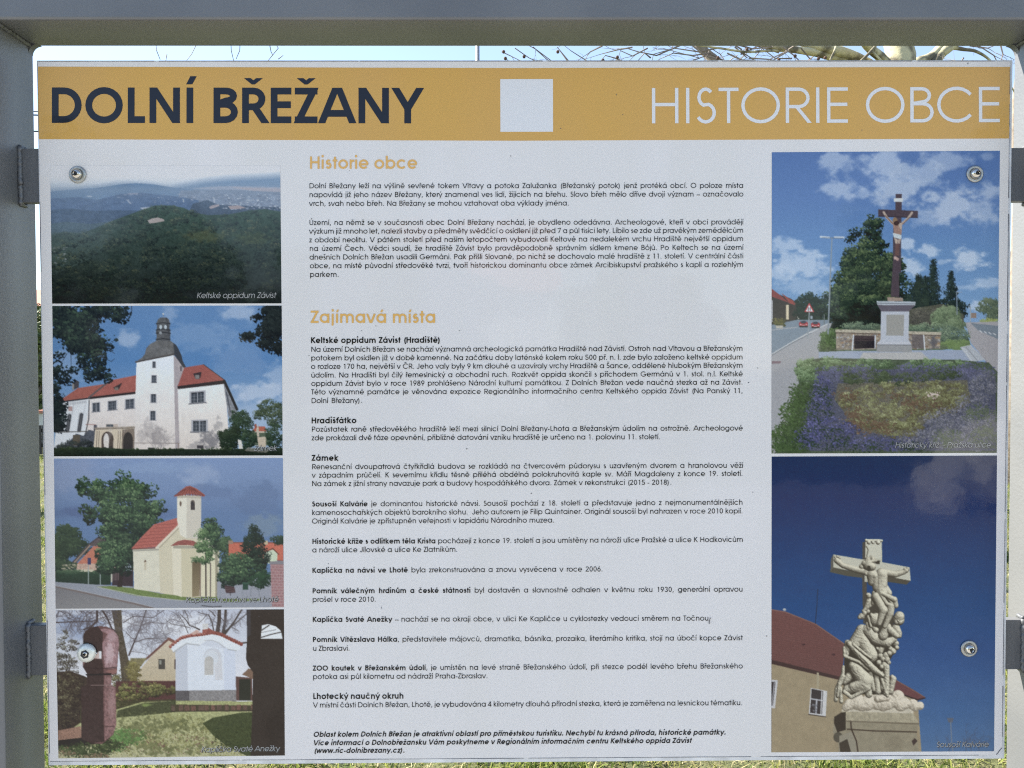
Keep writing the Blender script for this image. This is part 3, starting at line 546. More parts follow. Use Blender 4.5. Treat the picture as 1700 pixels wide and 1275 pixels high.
    s.fill([(570, 800), (850, 800), (1240, 790), (1240, 840), (830, 900), (560, 1060)], (70, 66, 48), tex=.35, cell=1.2); s.leaves([(900, 840, 120, 24), (740, 880, 120, 24)], 300, 10, [(54, 52, 38), (90, 88, 56), (124, 120, 76)], lift=0); s.fill([(560, 960), (830, 860), (1000, 810), (1240, 800), (1700, 805), (2020, 800), (2020, 1210), (400, 1210), (400, 1080)], (158, 160, 106), col2=(172, 168, 130), tex=.22, cell=2)
    s.fill([(830, 870), (1020, 815), (1240, 800), (1240, 880), (1000, 905), (820, 920)], (72, 76, 52), tex=.3, cell=1.5); s.soft(1030, 830, 60, 14, (132, 148, 80), .8, 3, 3)
    s.fill([(1205, 826), (1900, 836), (1900, 874), (1205, 878)], (74, 66, 52), tex=.3, cell=1.2)
    for k in range(15): x = 1208+k*46+s.rs.rand()*10; y = 824+s.rs.rand()*14; s.rect(x, y, x+26+s.rs.rand()*16, 870+s.rs.rand()*8, (98+k*5 % 17, 80, 70), tex=.35, cell=1)
    s.line([(1210, 876), (1900, 868)], 8, (66, 60, 50))
    s.leaves([(1200, 1020, 400, 130), (1500, 1130, 330, 70), (900, 1100, 300, 90)], 2400, 12, [(116, 112, 70), (146, 146, 92), (176, 172, 124), (196, 190, 150)], lift=0)
    s.leaves([(900, 1050, 130, 55), (830, 1090, 110, 60)], 1100, 12, [(70, 96, 52), (98, 136, 72), (128, 164, 92)], lift=0)
    s.leaves([(1200, 1100, 500, 90)], 260, 9, [(110, 84, 70), (140, 110, 92)], lift=0)
    s.leaves([(1050, 980, 260, 60), (1300, 960, 120, 30), (1250, 1130, 300, 50)], 420, 26, [(92, 96, 60), (112, 114, 74), (130, 130, 86)], lift=0, al=.6)
    s.fill([(1430, 960), (1500, 920), (1700, 885), (2010, 870), (2010, 1190), (1740, 1190), (1600, 1120), (1500, 1040)], (66, 74, 46), tex=.25, cell=1.5)
    s.leaves([(1700, 1050, 220, 130)], 700, 10, [(48, 56, 38), (70, 80, 50), (92, 100, 62)], lift=0)
    s.fill([(410, 1010), (570, 980), (580, 1070), (410, 1080)], (150, 112, 96), tex=.3, cell=1); s.fill([(408, 1080), (580, 1060), (760, 1070), (800, 1100), (650, 1110), (408, 1150)], (44, 40, 36))
    s.leaves([(600, 1150, 200, 45), (780, 1110, 70, 30)], 1000, 13, [(44, 52, 36), (74, 88, 54), (110, 124, 76)], lift=0); s.leaves([(470, 1170, 60, 20), (680, 1195, 120, 10)], 160, 12, [(110, 90, 70), (150, 130, 100)], lift=0)
    # carved red-brown post
    c = (106, 74, 74)
    s.fill([(588, 430), (586, 340), (600, 310), (640, 282), (690, 274), (750, 276), (800, 302), (832, 340), (840, 400), (832, 500), (824, 612), (786, 618), (785, 690), (815, 706), (820, 860), (818, 970), (800, 1040), (720, 1105), (640, 1100), (574, 1070), (572, 700), (612, 690), (614, 610), (584, 560)], c, tex=.16, cell=3)
    s.fill([(735, 290), (800, 302), (834, 345), (840, 400), (824, 570), (740, 572), (720, 400), (760, 330), (700, 300)], (150, 114, 118), tex=.22, cell=3)
    s.soft(775, 460, 45, 110, (196, 168, 174), .8, 3, 3, 1.3, .6); s.soft(790, 350, 40, 40, (176, 144, 150), .8, 3, 5)
    s.fill([(740, 616), (785, 618), (785, 690), (815, 708), (820, 970), (796, 1040), (740, 1080), (736, 720)], (132, 96, 96), tex=.28, cell=2.5); s.soft(785, 820, 34, 130, (160, 124, 124), .8, 3, 6, 1.3, .6); s.soft(770, 655, 20, 30, (160, 120, 120), .6, 3, 6)
    s.fill([(588, 430), (586, 340), (600, 310), (640, 282), (690, 274), (725, 320), (722, 450), (700, 500), (640, 410)], (64, 48, 48), tex=.14); s.fill([(584, 560), (610, 510), (720, 505), (732, 600), (728, 800), (735, 1090), (640, 1100), (574, 1070), (572, 700), (612, 690), (614, 610)], (66, 50, 50), tex=.16, cell=3)
    s.fill([(586, 380), (640, 395), (700, 460), (690, 500), (600, 470)], (36, 32, 34)); s.fill([(660, 500), (690, 455), (716, 450), (716, 506)], (196, 174, 172)); s.fill([(700, 450), (716, 450), (716, 500), (700, 502)], (214, 216, 222))
    s.line([(590, 566), (700, 575), (822, 564)], 4, (52, 38, 40)); s.fill([(740, 590), (824, 575), (824, 605), (786, 612)], (140, 96, 92)); s.fill([(600, 612), (786, 606), (784, 620), (612, 624)], (44, 34, 36)); s.line([(640, 692), (785, 690)], 4, (150, 122, 120)); s.line([(740, 985), (808, 980)], 4, (74, 52, 52))
    # dark post on the right with a hole
    s.T = (270, 1010, 8.5)
    s.fill([(1182, 15), (1730, 5), (1730, 2100), (1240, 2100), (1265, 1400), (1275, 900), (1200, 800), (1175, 700), (1192, 400)], (58, 50, 47), tex=.08, cell=2)
    s.fill([(1182, 20), (1240, 20), (1240, 380), (1195, 400)], (66, 62, 66)); s.fill([(1385, 430), (1400, 240), (1490, 222), (1600, 255), (1670, 320), (1692, 430)], (216, 218, 224)); s.line([(1395, 310), (1500, 240)], 16, (60, 52, 50)); s.line([(1390, 410), (1520, 370), (1670, 335)], 14, (60, 54, 54)); s.line([(1400, 340), (1600, 300)], 6, (90, 84, 86)); s.line([(1380, 300), (1400, 235)], 8, (40, 34, 34))
    s.soft(1560, 1700, 200, 400, (48, 42, 40), .5, 10, 2)
    return s.done(.014)

def pic_cross():
    s = Pic(1279, 248, 1662, 754, 15)
    s.grad([(250, (80, 112, 174)), (330, (88, 122, 182)), (420, (96, 136, 190)), (500, (112, 150, 196)), (560, (130, 160, 200))])
    s.T = (1200, 0, 3.4); C = (164, 180, 210)
    for c in ((620, 905, 110, 80, .75), (660, 1060, 130, 70, .8), (800, 1090, 60, 40, .6), (930, 930, 170, 110, .85), (980, 1080, 190, 110, .9), (1120, 980, 170, 90, .75), (1290, 1150, 190, 130, .95), (1510, 1080, 90, 90, .8), (1240, 910, 200, 70, .65), (1480, 1210, 120, 90, .7), (1200, 1230, 180, 70, .6), (1500, 880, 60, 30, .4), (700, 960, 60, 60, .4)): s.soft(*c[:4], C, c[4], 13, int(c[0]), 1.25, 1.3)
    s.T = (1200, 375, 3.4)
    for c in ((350, 110, 110, 60, .75), (450, 220, 210, 100, .85), (330, 270, 110, 60, .7), (480, 340, 180, 60, .5), (1040, 100, 60, 60, .85), (1060, 230, 90, 60, .85), (1160, 140, 90, 45, .85), (1390, 185, 140, 70, .95), (1500, 320, 120, 40, .65), (1440, 450, 80, 40, .8), (1240, 205, 50, 18, .5), (1380, 345, 120, 24, .5), (600, 420, 80, 50, .5)): s.soft(*c[:4], (176, 192, 218), c[4], 8, int(c[0]*1.3), 1.15, 1.6)
    # street on the left
    s.fill([(270, 360), (330, 392), (380, 408), (462, 462), (462, 500), (270, 560)], (60, 52, 52)); s.fill([(270, 395), (362, 418), (380, 440), (456, 462), (456, 545), (270, 585)], (66, 60, 58), tex=.12)
    s.fill([(272, 352), (330, 395), (378, 438), (362, 430), (272, 398)], (136, 66, 66)); s.fill([(372, 408), (462, 462), (450, 462), (378, 438), (330, 380)], (150, 72, 68)); s.rect(357, 446, 372, 528, (206, 190, 160)); s.rect(421, 460, 430, 532, (186, 180, 172)); s.rect(276, 420, 280, 540, (200, 200, 210))
    g = [(26, 34, 40), (36, 48, 48), (50, 66, 56), (74, 92, 66), (104, 120, 82)]
    s.leaves([(490, 440, 65, 60), (530, 500, 50, 60), (470, 500, 60, 50), (440, 430, 30, 24)], 1500, 12, [(30, 40, 42), (40, 54, 50), (54, 70, 58)])
    s.leaves([(580, 460, 30, 80), (600, 520, 40, 50)], 600, 13, g[:4])
    s.fill([(270, 560), (420, 530), (600, 530), (600, 560), (270, 720)], (118, 132, 150), tex=.04); s.fill([(270, 590), (430, 570), (600, 545), (600, 555), (480, 600), (270, 725)], (120, 134, 152), tex=.05, cell=2)
    s.fill([(270, 725), (480, 600), (600, 550), (680, 545), (540, 700), (540, 780), (430, 890), (270, 1260)], (154, 154, 162), tex=.05, cell=1.5); s.line([(275, 725), (400, 650), (590, 553)], 6, (186, 188, 194)); s.line([(275, 731), (400, 656), (500, 605)], 3, (80, 90, 104)); s.fill([(275, 764), (330, 764), (325, 776), (275, 778)], (124, 104, 116))
    s.line([(275, 588), (420, 572)], 5, (160, 160, 168)); s.leaves([(322, 545, 28, 20)], 120, 12, [(70, 72, 50), (110, 104, 60), (130, 120, 70)]); s.rect(300, 562, 340, 578, (176, 170, 160))
    for x, y in ((455, 553), (523, 558)):
        s.ell(x, y, 26, 17, (164, 50, 62)); s.rect(x-24, y-2, x+24, y+14, (168, 48, 58)); s.ell(x, y-10, 16, 8, (60, 66, 84)); s.rect(x-24, y+12, x+24, y+20, (50, 48, 54)); s.rect(x-20, y+1, x-12, y+6, (222, 190, 190)); s.rect(x+12, y+1, x+20, y+6, (222, 190, 190)); s.rect(x-9, y+6, x+9, y+10, (200, 190, 190))
    # big tree and conifers
    s.fill([(700, 330), (1000, 300), (1000, 590), (600, 590), (620, 540), (640, 380)], (34, 44, 46)); s.leaves([(850, 30, 34, 60), (850, 100, 60, 60), (800, 150, 70, 60), (720, 230, 50, 50), (745, 165, 50, 40), (665, 330, 50, 60), (700, 280, 60, 50), (895, 150, 44, 60), (910, 210, 50, 50), (985, 250, 26, 60), (650, 400, 50, 60), (780, 210, 110, 70), (840, 290, 150, 110), (760, 380, 140, 110), (890, 420, 120, 110), (680, 440, 90, 90), (960, 250, 50, 100), (1000, 330, 45, 80), (740, 45, 20, 16), (715, 70, 24, 14), (700, 480, 90, 60)], 8000, 16, g)
    s.T = (1200, 0, 3.4); s.leaves([(850, 1255, 45, 34), (835, 1290, 50, 40)], 360, 14, g); s.T = (1200, 375, 3.4)
    s.soft(850, 460, 190, 110, (26, 34, 40), .75, 7, 3); s.soft(820, 330, 110, 60, (34, 44, 46), .5, 5, 8); s.leaves([(760, 330, 110, 50), (860, 420, 120, 30), (700, 400, 60, 60), (790, 260, 90, 24)], 900, 14, g[1:])
    cf = [(32, 40, 48), (42, 54, 56), (58, 74, 66)]; s.leaves([(1100, 350, 26, 40), (1090, 420, 60, 60), (1060, 450, 50, 60), (1130, 330, 16, 30), (1330, 470, 50, 50), (1210, 470, 90, 50)], 2200, 11, cf)
    for X0, y0, y1, w in ((1188, 196, 480, 62), (1290, 262, 500, 58), (1105, 280, 480, 50), (1145, 290, 480, 40)): s.conifer(X0, y0, y1, w, cf)
    s.fill([(1050, 470), (1240, 440), (1360, 500), (1360, 580), (1050, 580)], (84, 84, 76), tex=.2); s.leaves([(1150, 520, 100, 60)], 900, 10, [(60, 60, 62), (92, 90, 84), (120, 116, 104)])
    s.leaves([(1265, 520, 88, 66), (1320, 560, 50, 40)], 1800, 11, [(78, 92, 76), (106, 124, 94), (134, 150, 118)])
    s.leaves([(1500, 460, 55, 46), (1530, 500, 34, 40)], 900, 11, [(70, 84, 74), (94, 108, 88), (118, 130, 104)]); s.leaves([(1510, 540, 50, 14)], 200, 10, [(130, 140, 80), (160, 168, 100)])
    s.line([(1320, 370), (1322, 500)], 5, (126, 138, 156)); s.line([(1398, 460), (1398, 545)], 6, (150, 160, 170)); s.line([(1322, 374), (1350, 374)], 3, (150, 158, 170)); s.rect(1400, 492, 1432, 520, (140, 120, 112))
    # right-hand road
    s.fill([(1370, 545), (1555, 540), (1555, 830), (1480, 760), (1400, 660)], (158, 154, 160), tex=.05); s.fill([(1400, 548), (1555, 565), (1555, 640), (1440, 590)], (118, 128, 142), tex=.06)
    for k in range(4): s.line([(1450+k*26, 592+k*5), (1462+k*26, 600+k*5)], 6, (190, 192, 200))
    # shrubs and wall
    s.fill([(560, 600), (900, 560), (1100, 560), (1390, 640), (1400, 680), (1240, 700), (540, 710)], (92, 104, 84), tex=.1); gr = [(64, 78, 72), (90, 108, 92), (116, 134, 108), (142, 158, 126)]
    s.leaves([(640, 640, 90, 60), (600, 680, 60, 30)], 1300, 10, [(52, 66, 50), (78, 100, 62), (108, 132, 84)]); s.leaves([(780, 568, 110, 22), (1180, 580, 150, 26), (1300, 620, 100, 36)], 1900, 10, gr); s.leaves([(1310, 670, 90, 28)], 500, 10, [(98, 120, 76), (128, 150, 98)])
    s.fill([(640, 600), (1230, 608), (1225, 692), (640, 700)], (142, 130, 120), tex=.28, cell=2.4)
    for _ in range(150): s.ell(645+s.rs.rand()*580, 612+s.rs.rand()*82, 6+s.rs.rand()*6, 3.5+s.rs.rand()*3, [(172, 158, 140), (118, 112, 116), (150, 122, 100), (160, 160, 166), (128, 104, 92)][s.rs.randint(5)], n=7)
    s.fill([(635, 584), (888, 590), (1232, 600), (1232, 616), (888, 606), (635, 600)], (174, 164, 148), tex=.2, cell=2); s.line([(638, 603), (1230, 619)], 4, (84, 70, 66))
    # bench, pedestal
    s.fill([(738, 618), (860, 622), (858, 690), (742, 694)], (70, 58, 66)); s.line([(740, 640), (860, 642)], 3, (40, 34, 44)); s.line([(738, 616), (730, 700)], 7, (196, 202, 214)); s.line([(861, 620), (858, 690)], 7, (196, 202, 214)); s.rect(745, 650, 856, 690, (48, 44, 54))
    s.fill([(1068, 612), (1135, 616), (1140, 692), (1068, 690)], (106, 98, 100), tex=.2); s.line([(1134, 618), (1140, 700)], 6, (200, 206, 216)); s.soft(1190, 650, 22, 44, (92, 90, 100), .9, 3, 5)
    s.fill([(540, 712), (700, 706), (1440, 700), (1470, 760), (540, 800)], (148, 158, 182), tex=.04); s.fill([(790, 716), (1120, 712), (1180, 765), (760, 770)], (172, 170, 172), tex=.06); s.fill([(1340, 684), (1400, 672), (1480, 756), (1400, 768)], (168, 172, 182), tex=.06); s.line([(1372, 684), (1440, 764)], 3, (120, 122, 132)); s.line([(1352, 690), (1410, 766)], 3, (200, 204, 212))
    s.fill([(868, 672), (1066, 672), (1068, 712), (868, 710)], (146, 146, 150), tex=.06); s.fill([(876, 655), (1058, 655), (1064, 672), (868, 670)], (182, 184, 196)); s.line([(868, 671), (1066, 673)], 3, (84, 84, 92))
    s.fill([(893, 480), (1052, 482), (1048, 640), (1056, 656), (880, 656), (890, 640)], (176, 180, 194), tex=.03, cell=4); s.fill([(924, 502), (1024, 502), (1020, 620), (922, 618)], (150, 148, 146), tex=.04)
    s.fill([(872, 446), (1086, 448), (1050, 482), (893, 482)], (98, 92, 106)); s.fill([(868, 424), (1088, 428), (1086, 448), (872, 446)], (170, 178, 190)); s.line([(868, 436), (1088, 440)], 3, (90, 92, 104)); s.fill([(928, 402), (1016, 406), (1016, 426), (930, 424)], (152, 132, 122), tex=.08)
    # wooden cross
    wd = (80, 68, 80)
    s.fill([(962, 0), (1000, 0), (994, 200), (996, 402), (948, 400), (960, 200)], wd, tex=.07, cell=3)
    s.T = (1390, 300, 8.5); s.fill([(824, 186), (912, 186), (905, 560), (900, 1300), (790, 1300), (815, 560)], wd, tex=.07, cell=2); s.fill([(578, 405), (1140, 425), (1136, 526), (580, 508)], wd, tex=.08, cell=2); s.line([(580, 504), (1136, 522)], 10, (54, 46, 58)); s.rect(800, 246, 926, 296, (196, 200, 206))
    sk = (176, 156, 146); sd = (116, 88, 84)
    s.line([(655, 445), (700, 520), (785, 605)], 30, sk, 34); s.line([(675, 490), (790, 612)], 12, sd); s.line([(1055, 450), (1000, 530), (915, 605)], 30, sk, 34); s.line([(1020, 520), (925, 612)], 12, sd)
    s.fill([(785, 590), (850, 620), (918, 590), (905, 760), (800, 745)], (150, 118, 110), tex=.2, cell=1.5); s.fill([(860, 600), (915, 590), (905, 700), (870, 650)], sk); s.ell(815, 560, 34, 44, (140, 112, 88)); s.ell(835, 600, 40, 34, (70, 52, 56)); s.fill([(780, 735), (905, 765), (902, 830), (800, 800)], (186, 196, 204)); s.fill([(800, 800), (850, 830), (850, 900), (820, 890)], (178, 160, 150)); s.fill([(850, 830), (900, 820), (880, 900), (855, 900)], (168, 148, 140))
    s.fill([(820, 890), (880, 890), (870, 1060), (810, 1060)], (104, 76, 78)); s.ell(818, 1090, 20, 26, (186, 156, 150)); s.ell(848, 1106, 20, 24, (176, 144, 138))
    # lamp post and sign
    s.T = (1200, 375, 3.4); s.line([(616, 66), (606, 300), (594, 608)], 6, (130, 140, 152), 9); s.line([(552, 62), (600, 66)], 11, (186, 196, 210)); s.line([(632, 64), (682, 66)], 11, (180, 190, 204)); s.line([(560, 67), (680, 70)], 4, (110, 120, 136))
    s.line([(488, 485), (480, 634)], 6, (140, 148, 158)); s.fill([(488, 433), (517, 487), (459, 487)], (184, 60, 66)); s.fill([(488, 446), (507, 482), (469, 482)], (220, 222, 228)); s.line([(484, 462), (482, 479)], 4, (40, 42, 52)); s.line([(493, 462), (493, 479)], 4, (40, 42, 52)); s.rect(494, 508, 506, 526, (150, 160, 176)); s.rect(570, 500, 575, 560, (110, 116, 120))
    # flower bed
    lav = [(58, 62, 88), (74, 76, 118), (94, 94, 148), (124, 122, 172)]
    s.fill([(270, 1270), (300, 1160), (360, 1060), (430, 890), (410, 800), (460, 760), (560, 745), (1000, 755), (1300, 755), (1500, 770), (1556, 830), (1556, 1290), (270, 1290)], (78, 90, 74), tex=.2, cell=2)
    s.fill([(270, 1200), (330, 1110), (420, 900), (430, 885), (370, 1100), (290, 1290), (270, 1290)], (150, 148, 152))
    s.fill([(520, 820), (1400, 800), (1540, 850), (1540, 1270), (420, 1270), (500, 1000)], (82, 84, 104), tex=.3, cell=1.2); s.fill([(650, 890), (1380, 870), (1400, 1000), (1150, 1100), (1060, 1210), (760, 1150), (630, 980)], (104, 98, 78), al=.7, tex=.4, cell=1.5)
    s.leaves([(470, 810, 65, 60), (600, 780, 80, 36), (820, 780, 150, 30), (1200, 780, 200, 24), (480, 860, 60, 40)], 2600, 11, [(66, 84, 62), (92, 114, 80), (122, 146, 108), (146, 166, 130)])
    s.leaves([(800, 850, 180, 44), (1000, 860, 170, 40), (1250, 830, 120, 34)], 1900, 10, [(54, 64, 50), (76, 88, 66), (98, 112, 84)])
    s.leaves([(700, 810, 180, 20), (600, 850, 70, 34), (1150, 800, 200, 18), (1420, 820, 120, 50)], 1500, 8, [(84, 86, 110), (104, 104, 140), (128, 126, 158)], lift=0)
    s.leaves([(1010, 990, 380, 110), (900, 1080, 210, 80), (1250, 950, 150, 80), (1000, 1150, 140, 50)], 5200, 12, [(82, 74, 58), (100, 96, 70), (118, 120, 84), (138, 142, 100), (160, 160, 124)], lift=.1)
    s.leaves([(760, 1080, 90, 60), (850, 1140, 130, 40), (700, 960, 60, 50), (1000, 960, 120, 20), (1120, 1010, 120, 40)], 900, 10, [(88, 70, 60), (110, 88, 74), (132, 110, 90)], lift=0); s.leaves([(1180, 955, 40, 8)], 60, 8, [(196, 170, 170), (210, 196, 190)], lift=0)
    s.leaves([(560, 930, 60, 80), (540, 1050, 80, 110), (600, 1160, 180, 80), (480, 1180, 90, 80), (900, 1230, 300, 40)], 4200, 8, lav, lift=0, jit=.5); s.leaves([(540, 1000, 90, 120), (560, 1200, 200, 70), (900, 1250, 300, 40)], 1300, 8, [(44, 58, 50), (66, 84, 62)], lift=0)
    s.leaves([(1470, 900, 80, 90), (1400, 1000, 110, 60), (1300, 1090, 180, 60), (1450, 1150, 110, 120), (1200, 1200, 220, 60)], 3600, 8, [(92, 94, 100), (108, 108, 122), (124, 122, 140), (142, 140, 152)], lift=0, jit=.5); s.leaves([(1450, 1060, 100, 60), (1480, 1200, 90, 70), (1270, 1200, 90, 60)], 1100, 9, [(78, 88, 74), (104, 114, 92)], lift=0)
    s.leaves([(440, 960, 60, 80), (400, 1080, 70, 90), (340, 1200, 70, 80), (380, 1260, 110, 30)], 2600, 10, [(52, 66, 48), (76, 98, 62), (104, 130, 84)], lift=0)
    return s.done(.014)

def pic_statue():
    s = Pic(1279, 754, 1658, 1251, 16)
    s.grad([(756, (12, 52, 90)), (830, (12, 52, 98)), (950, (26, 66, 118)), (1080, (44, 78, 134)), (1180, (60, 96, 146)), (1250, (76, 108, 150))])
    s.a *= (1+.05*(s.fbm(14, 5)-.5))[..., None]
    s.T = (1250, 850, 3.0); rf = (112, 72, 70)
    # building
    s.fill([(90, 755), (440, 830), (470, 760), (820, 930), (840, 1200), (90, 1200)], (150, 134, 108), tex=.05, cell=8)
    s.fill([(90, 484), (160, 495), (310, 555), (460, 660), (440, 836), (90, 752)], rf, col2=(104, 68, 66), tex=.08, cell=1.5)
    for k in range(25):
        y = 492+k*11; f = lambda x: y-6+(x-92)*.17; xe = 440
        while xe > 100 and f(xe) < np.interp(xe, [90, 160, 310, 460], [486, 497, 557, 660])+3: xe -= 6
        s.line([(92, f(92)), (xe, f(xe))], 1.8, (84, 56, 56), al=.5)
    s.line([(90, 486), (160, 497), (310, 557), (462, 662)], 5, (128, 92, 84)); s.fill([(90, 735), (440, 822), (436, 838), (90, 756)], (66, 48, 48)); s.ell(252, 660, 9, 5, (70, 46, 50)); s.ell(402, 710, 9, 5, (70, 46, 50)); s.ell(157, 486, 8, 6, (170, 170, 172))
    s.line([(323, 385), (318, 470), (311, 556)], 3, (34, 40, 58)); s.rect(318, 800, 328, 885, (160, 148, 124)); s.rect(90, 800, 94, 1190, (130, 116, 96))
    s.fill([(640, 790), (720, 840), (800, 885), (858, 922), (820, 934), (700, 890), (640, 880)], (104, 64, 66), tex=.1, cell=1.2); s.line([(700, 892), (820, 936), (856, 926)], 7, (52, 38, 42)); s.line([(700, 830), (856, 922)], 3, (128, 96, 84))
    s.fill([(90, 835), (124, 838), (110, 978), (90, 976)], (186, 184, 188)); s.fill([(90, 845), (112, 846), (100, 965), (90, 965)], (60, 54, 56)); s.line([(106, 850), (96, 965)], 4, (170, 168, 174))
    s.fill([(288, 876), (370, 892), (362, 1018), (278, 1006)], (192, 190, 192)); s.fill([(292, 880), (350, 892), (344, 1008), (284, 1000)], (60, 54, 56)); s.line([(288, 930), (350, 940)], 6, (176, 176, 182)); s.line([(318, 935), (314, 1004)], 7, (176, 176, 184)); s.line([(344, 895), (338, 1010)], 5, (200, 198, 200)); s.leaves([(306, 970, 14, 30)], 60, 5, [(90, 90, 96), (150, 150, 158)]); s.line([(278, 1008), (362, 1020)], 5, (70, 60, 54))
    # pedestal
    P = (140, 130, 110)
    s.fill([(405, 1020), (460, 1000), (520, 994), (800, 1006), (826, 1056), (815, 1100), (828, 1200), (430, 1200), (420, 1120), (398, 1100)], P, tex=.08, cell=5)
    s.fill([(405, 1020), (440, 998), (460, 1000), (462, 1085), (420, 1098), (403, 1050)], (58, 50, 44)); s.fill([(470, 992), (800, 1005), (824, 1048), (466, 1038)], (158, 148, 126), tex=.1, cell=4); s.line([(466, 1042), (826, 1056)], 5, (100, 90, 76)); s.line([(470, 1082), (600, 1090), (815, 1096)], 7, (74, 62, 52)); s.soft(640, 1030, 60, 20, (120, 110, 96), .6, 3, 6); s.soft(700, 1150, 60, 50, (120, 110, 92), .5, 4, 7)
    s.ell(424, 1122, 24, 26, (84, 78, 68)); s.fill([(430, 1115), (490, 1095), (520, 1140), (526, 1200), (430, 1200)], (140, 132, 116)); s.fill([(430, 1150), (470, 1130), (490, 1200), (435, 1200)], (66, 58, 50)); s.line([(484, 996), (490, 1080), (515, 1140), (524, 1200)], 7, (66, 54, 46)); s.fill([(790, 1140), (806, 1126), (820, 1140), (800, 1164)], (66, 52, 50))
    st = (182, 178, 160); sh = (96, 90, 76); hl = (204, 198, 180); md = (146, 140, 122); dkk = (62, 56, 48)
    s.fill([(440, 1000), (450, 960), (480, 930), (560, 918), (660, 900), (760, 920), (800, 950), (800, 1006), (560, 996)], (188, 178, 160), tex=.07, cell=4); s.ell(720, 925, 28, 34, (206, 200, 188)); s.soft(620, 960, 110, 30, (206, 190, 176), .7, 6, 2)
    # stone cross
    s.T = (1360, 900, 8.5)
    s.fill([(610, 0), (660, -10), (680, 1150), (620, 1150), (605, 500)], (74, 70, 66)); s.fill([(655, -20), (885, 0), (888, 290), (880, 560), (640, 560)], st, tex=.06, cell=3)
    s.fill([(205, 175), (620, 245), (900, 285), (1275, 355), (1292, 545), (900, 480), (620, 435), (195, 360)], (186, 182, 166), tex=.05, cell=3); s.fill([(155, 400), (195, 355), (600, 440), (620, 505), (400, 480), (155, 425)], (82, 78, 68)); s.fill([(195, 175), (205, 175), (198, 360), (158, 410), (165, 240)], (92, 88, 80)); s.fill([(940, 480), (1290, 545), (1235, 600), (960, 560)], (78, 72, 62))
    s.fill([(655, -30), (880, -30), (870, 230), (660, 230)], (192, 188, 172), tex=.04); s.line([(665, 60), (690, 110), (670, 200)], 14, sh); s.fill([(785, 262), (860, 258), (852, 312), (790, 306)], dkk)
    s.relief([(700, 5, 30, 10), (760, 5, 24, 10), (830, 5, 32, 10), (660, -25, 20, 880, -20, 20, 0)], (60, 54, 46), hl, rough=2)
    D_, L_ = (52, 46, 38), (194, 186, 166)
    up = [(250, 260, 42, 340, 335, 36), (335, 330, 36, 480, 375, 46), (480, 378, 44, 660, 420, 52), (228, 215, 18, 8), (258, 203, 18, 12), (288, 225, 18, 8), (228, 262, 22, 4), (300, 262, 20, 4),
          (925, 430, 50, 1070, 455, 48), (1070, 455, 46, 1200, 420, 34), (1225, 398, 38), (1242, 366, 16, 14), (1262, 386, 14, 14), (1205, 378, 16, 12),
          (700, 320, 84, 20), (745, 345, 58, 40), (640, 300, 44, 30), (690, 245, 40, 34), (755, 235, 34, 30), (600, 345, 38, 16), (700, 280, 26, 800, 262, 20, 60), (660, 260, 18, 740, 200, 14, 50), (655, 400, 30, 20), (665, 450, 28, 24), (690, 500, 20, 16),
          (750, 470, 85, 745, 560, 60, 10), (880, 455, 88, 880, 600, 84, 10), (800, 480, 70, 820, 640, 70, 14), (780, 470, 46, 46), (890, 455, 50, 44), (850, 540, 22, 850, 660, 22, 62), (860, 640, 92, 880, 720, 96, 4), (930, 640, 50, 980, 720, 50),
          (870, 715, 26, 1060, 810, 40, 70), (1060, 810, 44, 1085, 900, 34, 50), (850, 720, 18, 940, 860, 18, 66), (900, 760, 16, 970, 880, 18, 66), (960, 790, 18, 1030, 860, 16, 64), (955, 870, 30, 70), (900, 820, 40, 960, 880, 40, 20),
          (800, 770, 62, 905, 960, 66, 44), (905, 960, 62, 845, 1150, 36, 44), (1010, 900, 62, 1000, 1010, 54, 34), (1000, 1010, 52, 925, 1190, 34, 34), (780, 720, 40, 760, 860, 34, 10)]
    mid = [(695, 755, 42, 20), (680, 740, 24, 44), (700, 830, 44, 660, 950, 40), (740, 880, 26, 620, 970, 22, 26), (600, 1045, 46), (570, 1060, 30, 640, 1020, 26, 16), (640, 1000, 34, 20), (690, 980, 30, 14), (700, 1060, 34, 715, 1170, 30, 20), (680, 1150, 28, 700, 1220, 28, 10),
           (800, 1100, 100, 10), (760, 1060, 50, 40), (830, 1140, 46, 56), (735, 1020, 24, 760, 1090, 18, 64), (700, 1080, 18, 730, 1190, 16, 50), (760, 1180, 40, 800, 1240, 40, 10),
           (1120, 1095, 84), (1130, 1050, 74, 20), (1090, 1130, 34, 50), (1140, 1130, 34, 50), (1112, 1112, 13, 84), (1085, 1060, 24, 50), (1170, 1050, 30, 40), (1080, 1210, 60, 1110, 1290, 60), (1000, 1240, 50, 1090, 1320, 44, 30), (1120, 1260, 40, 20), (1130, 1320, 36, 10), (960, 1200, 60, 900, 1320, 70)]
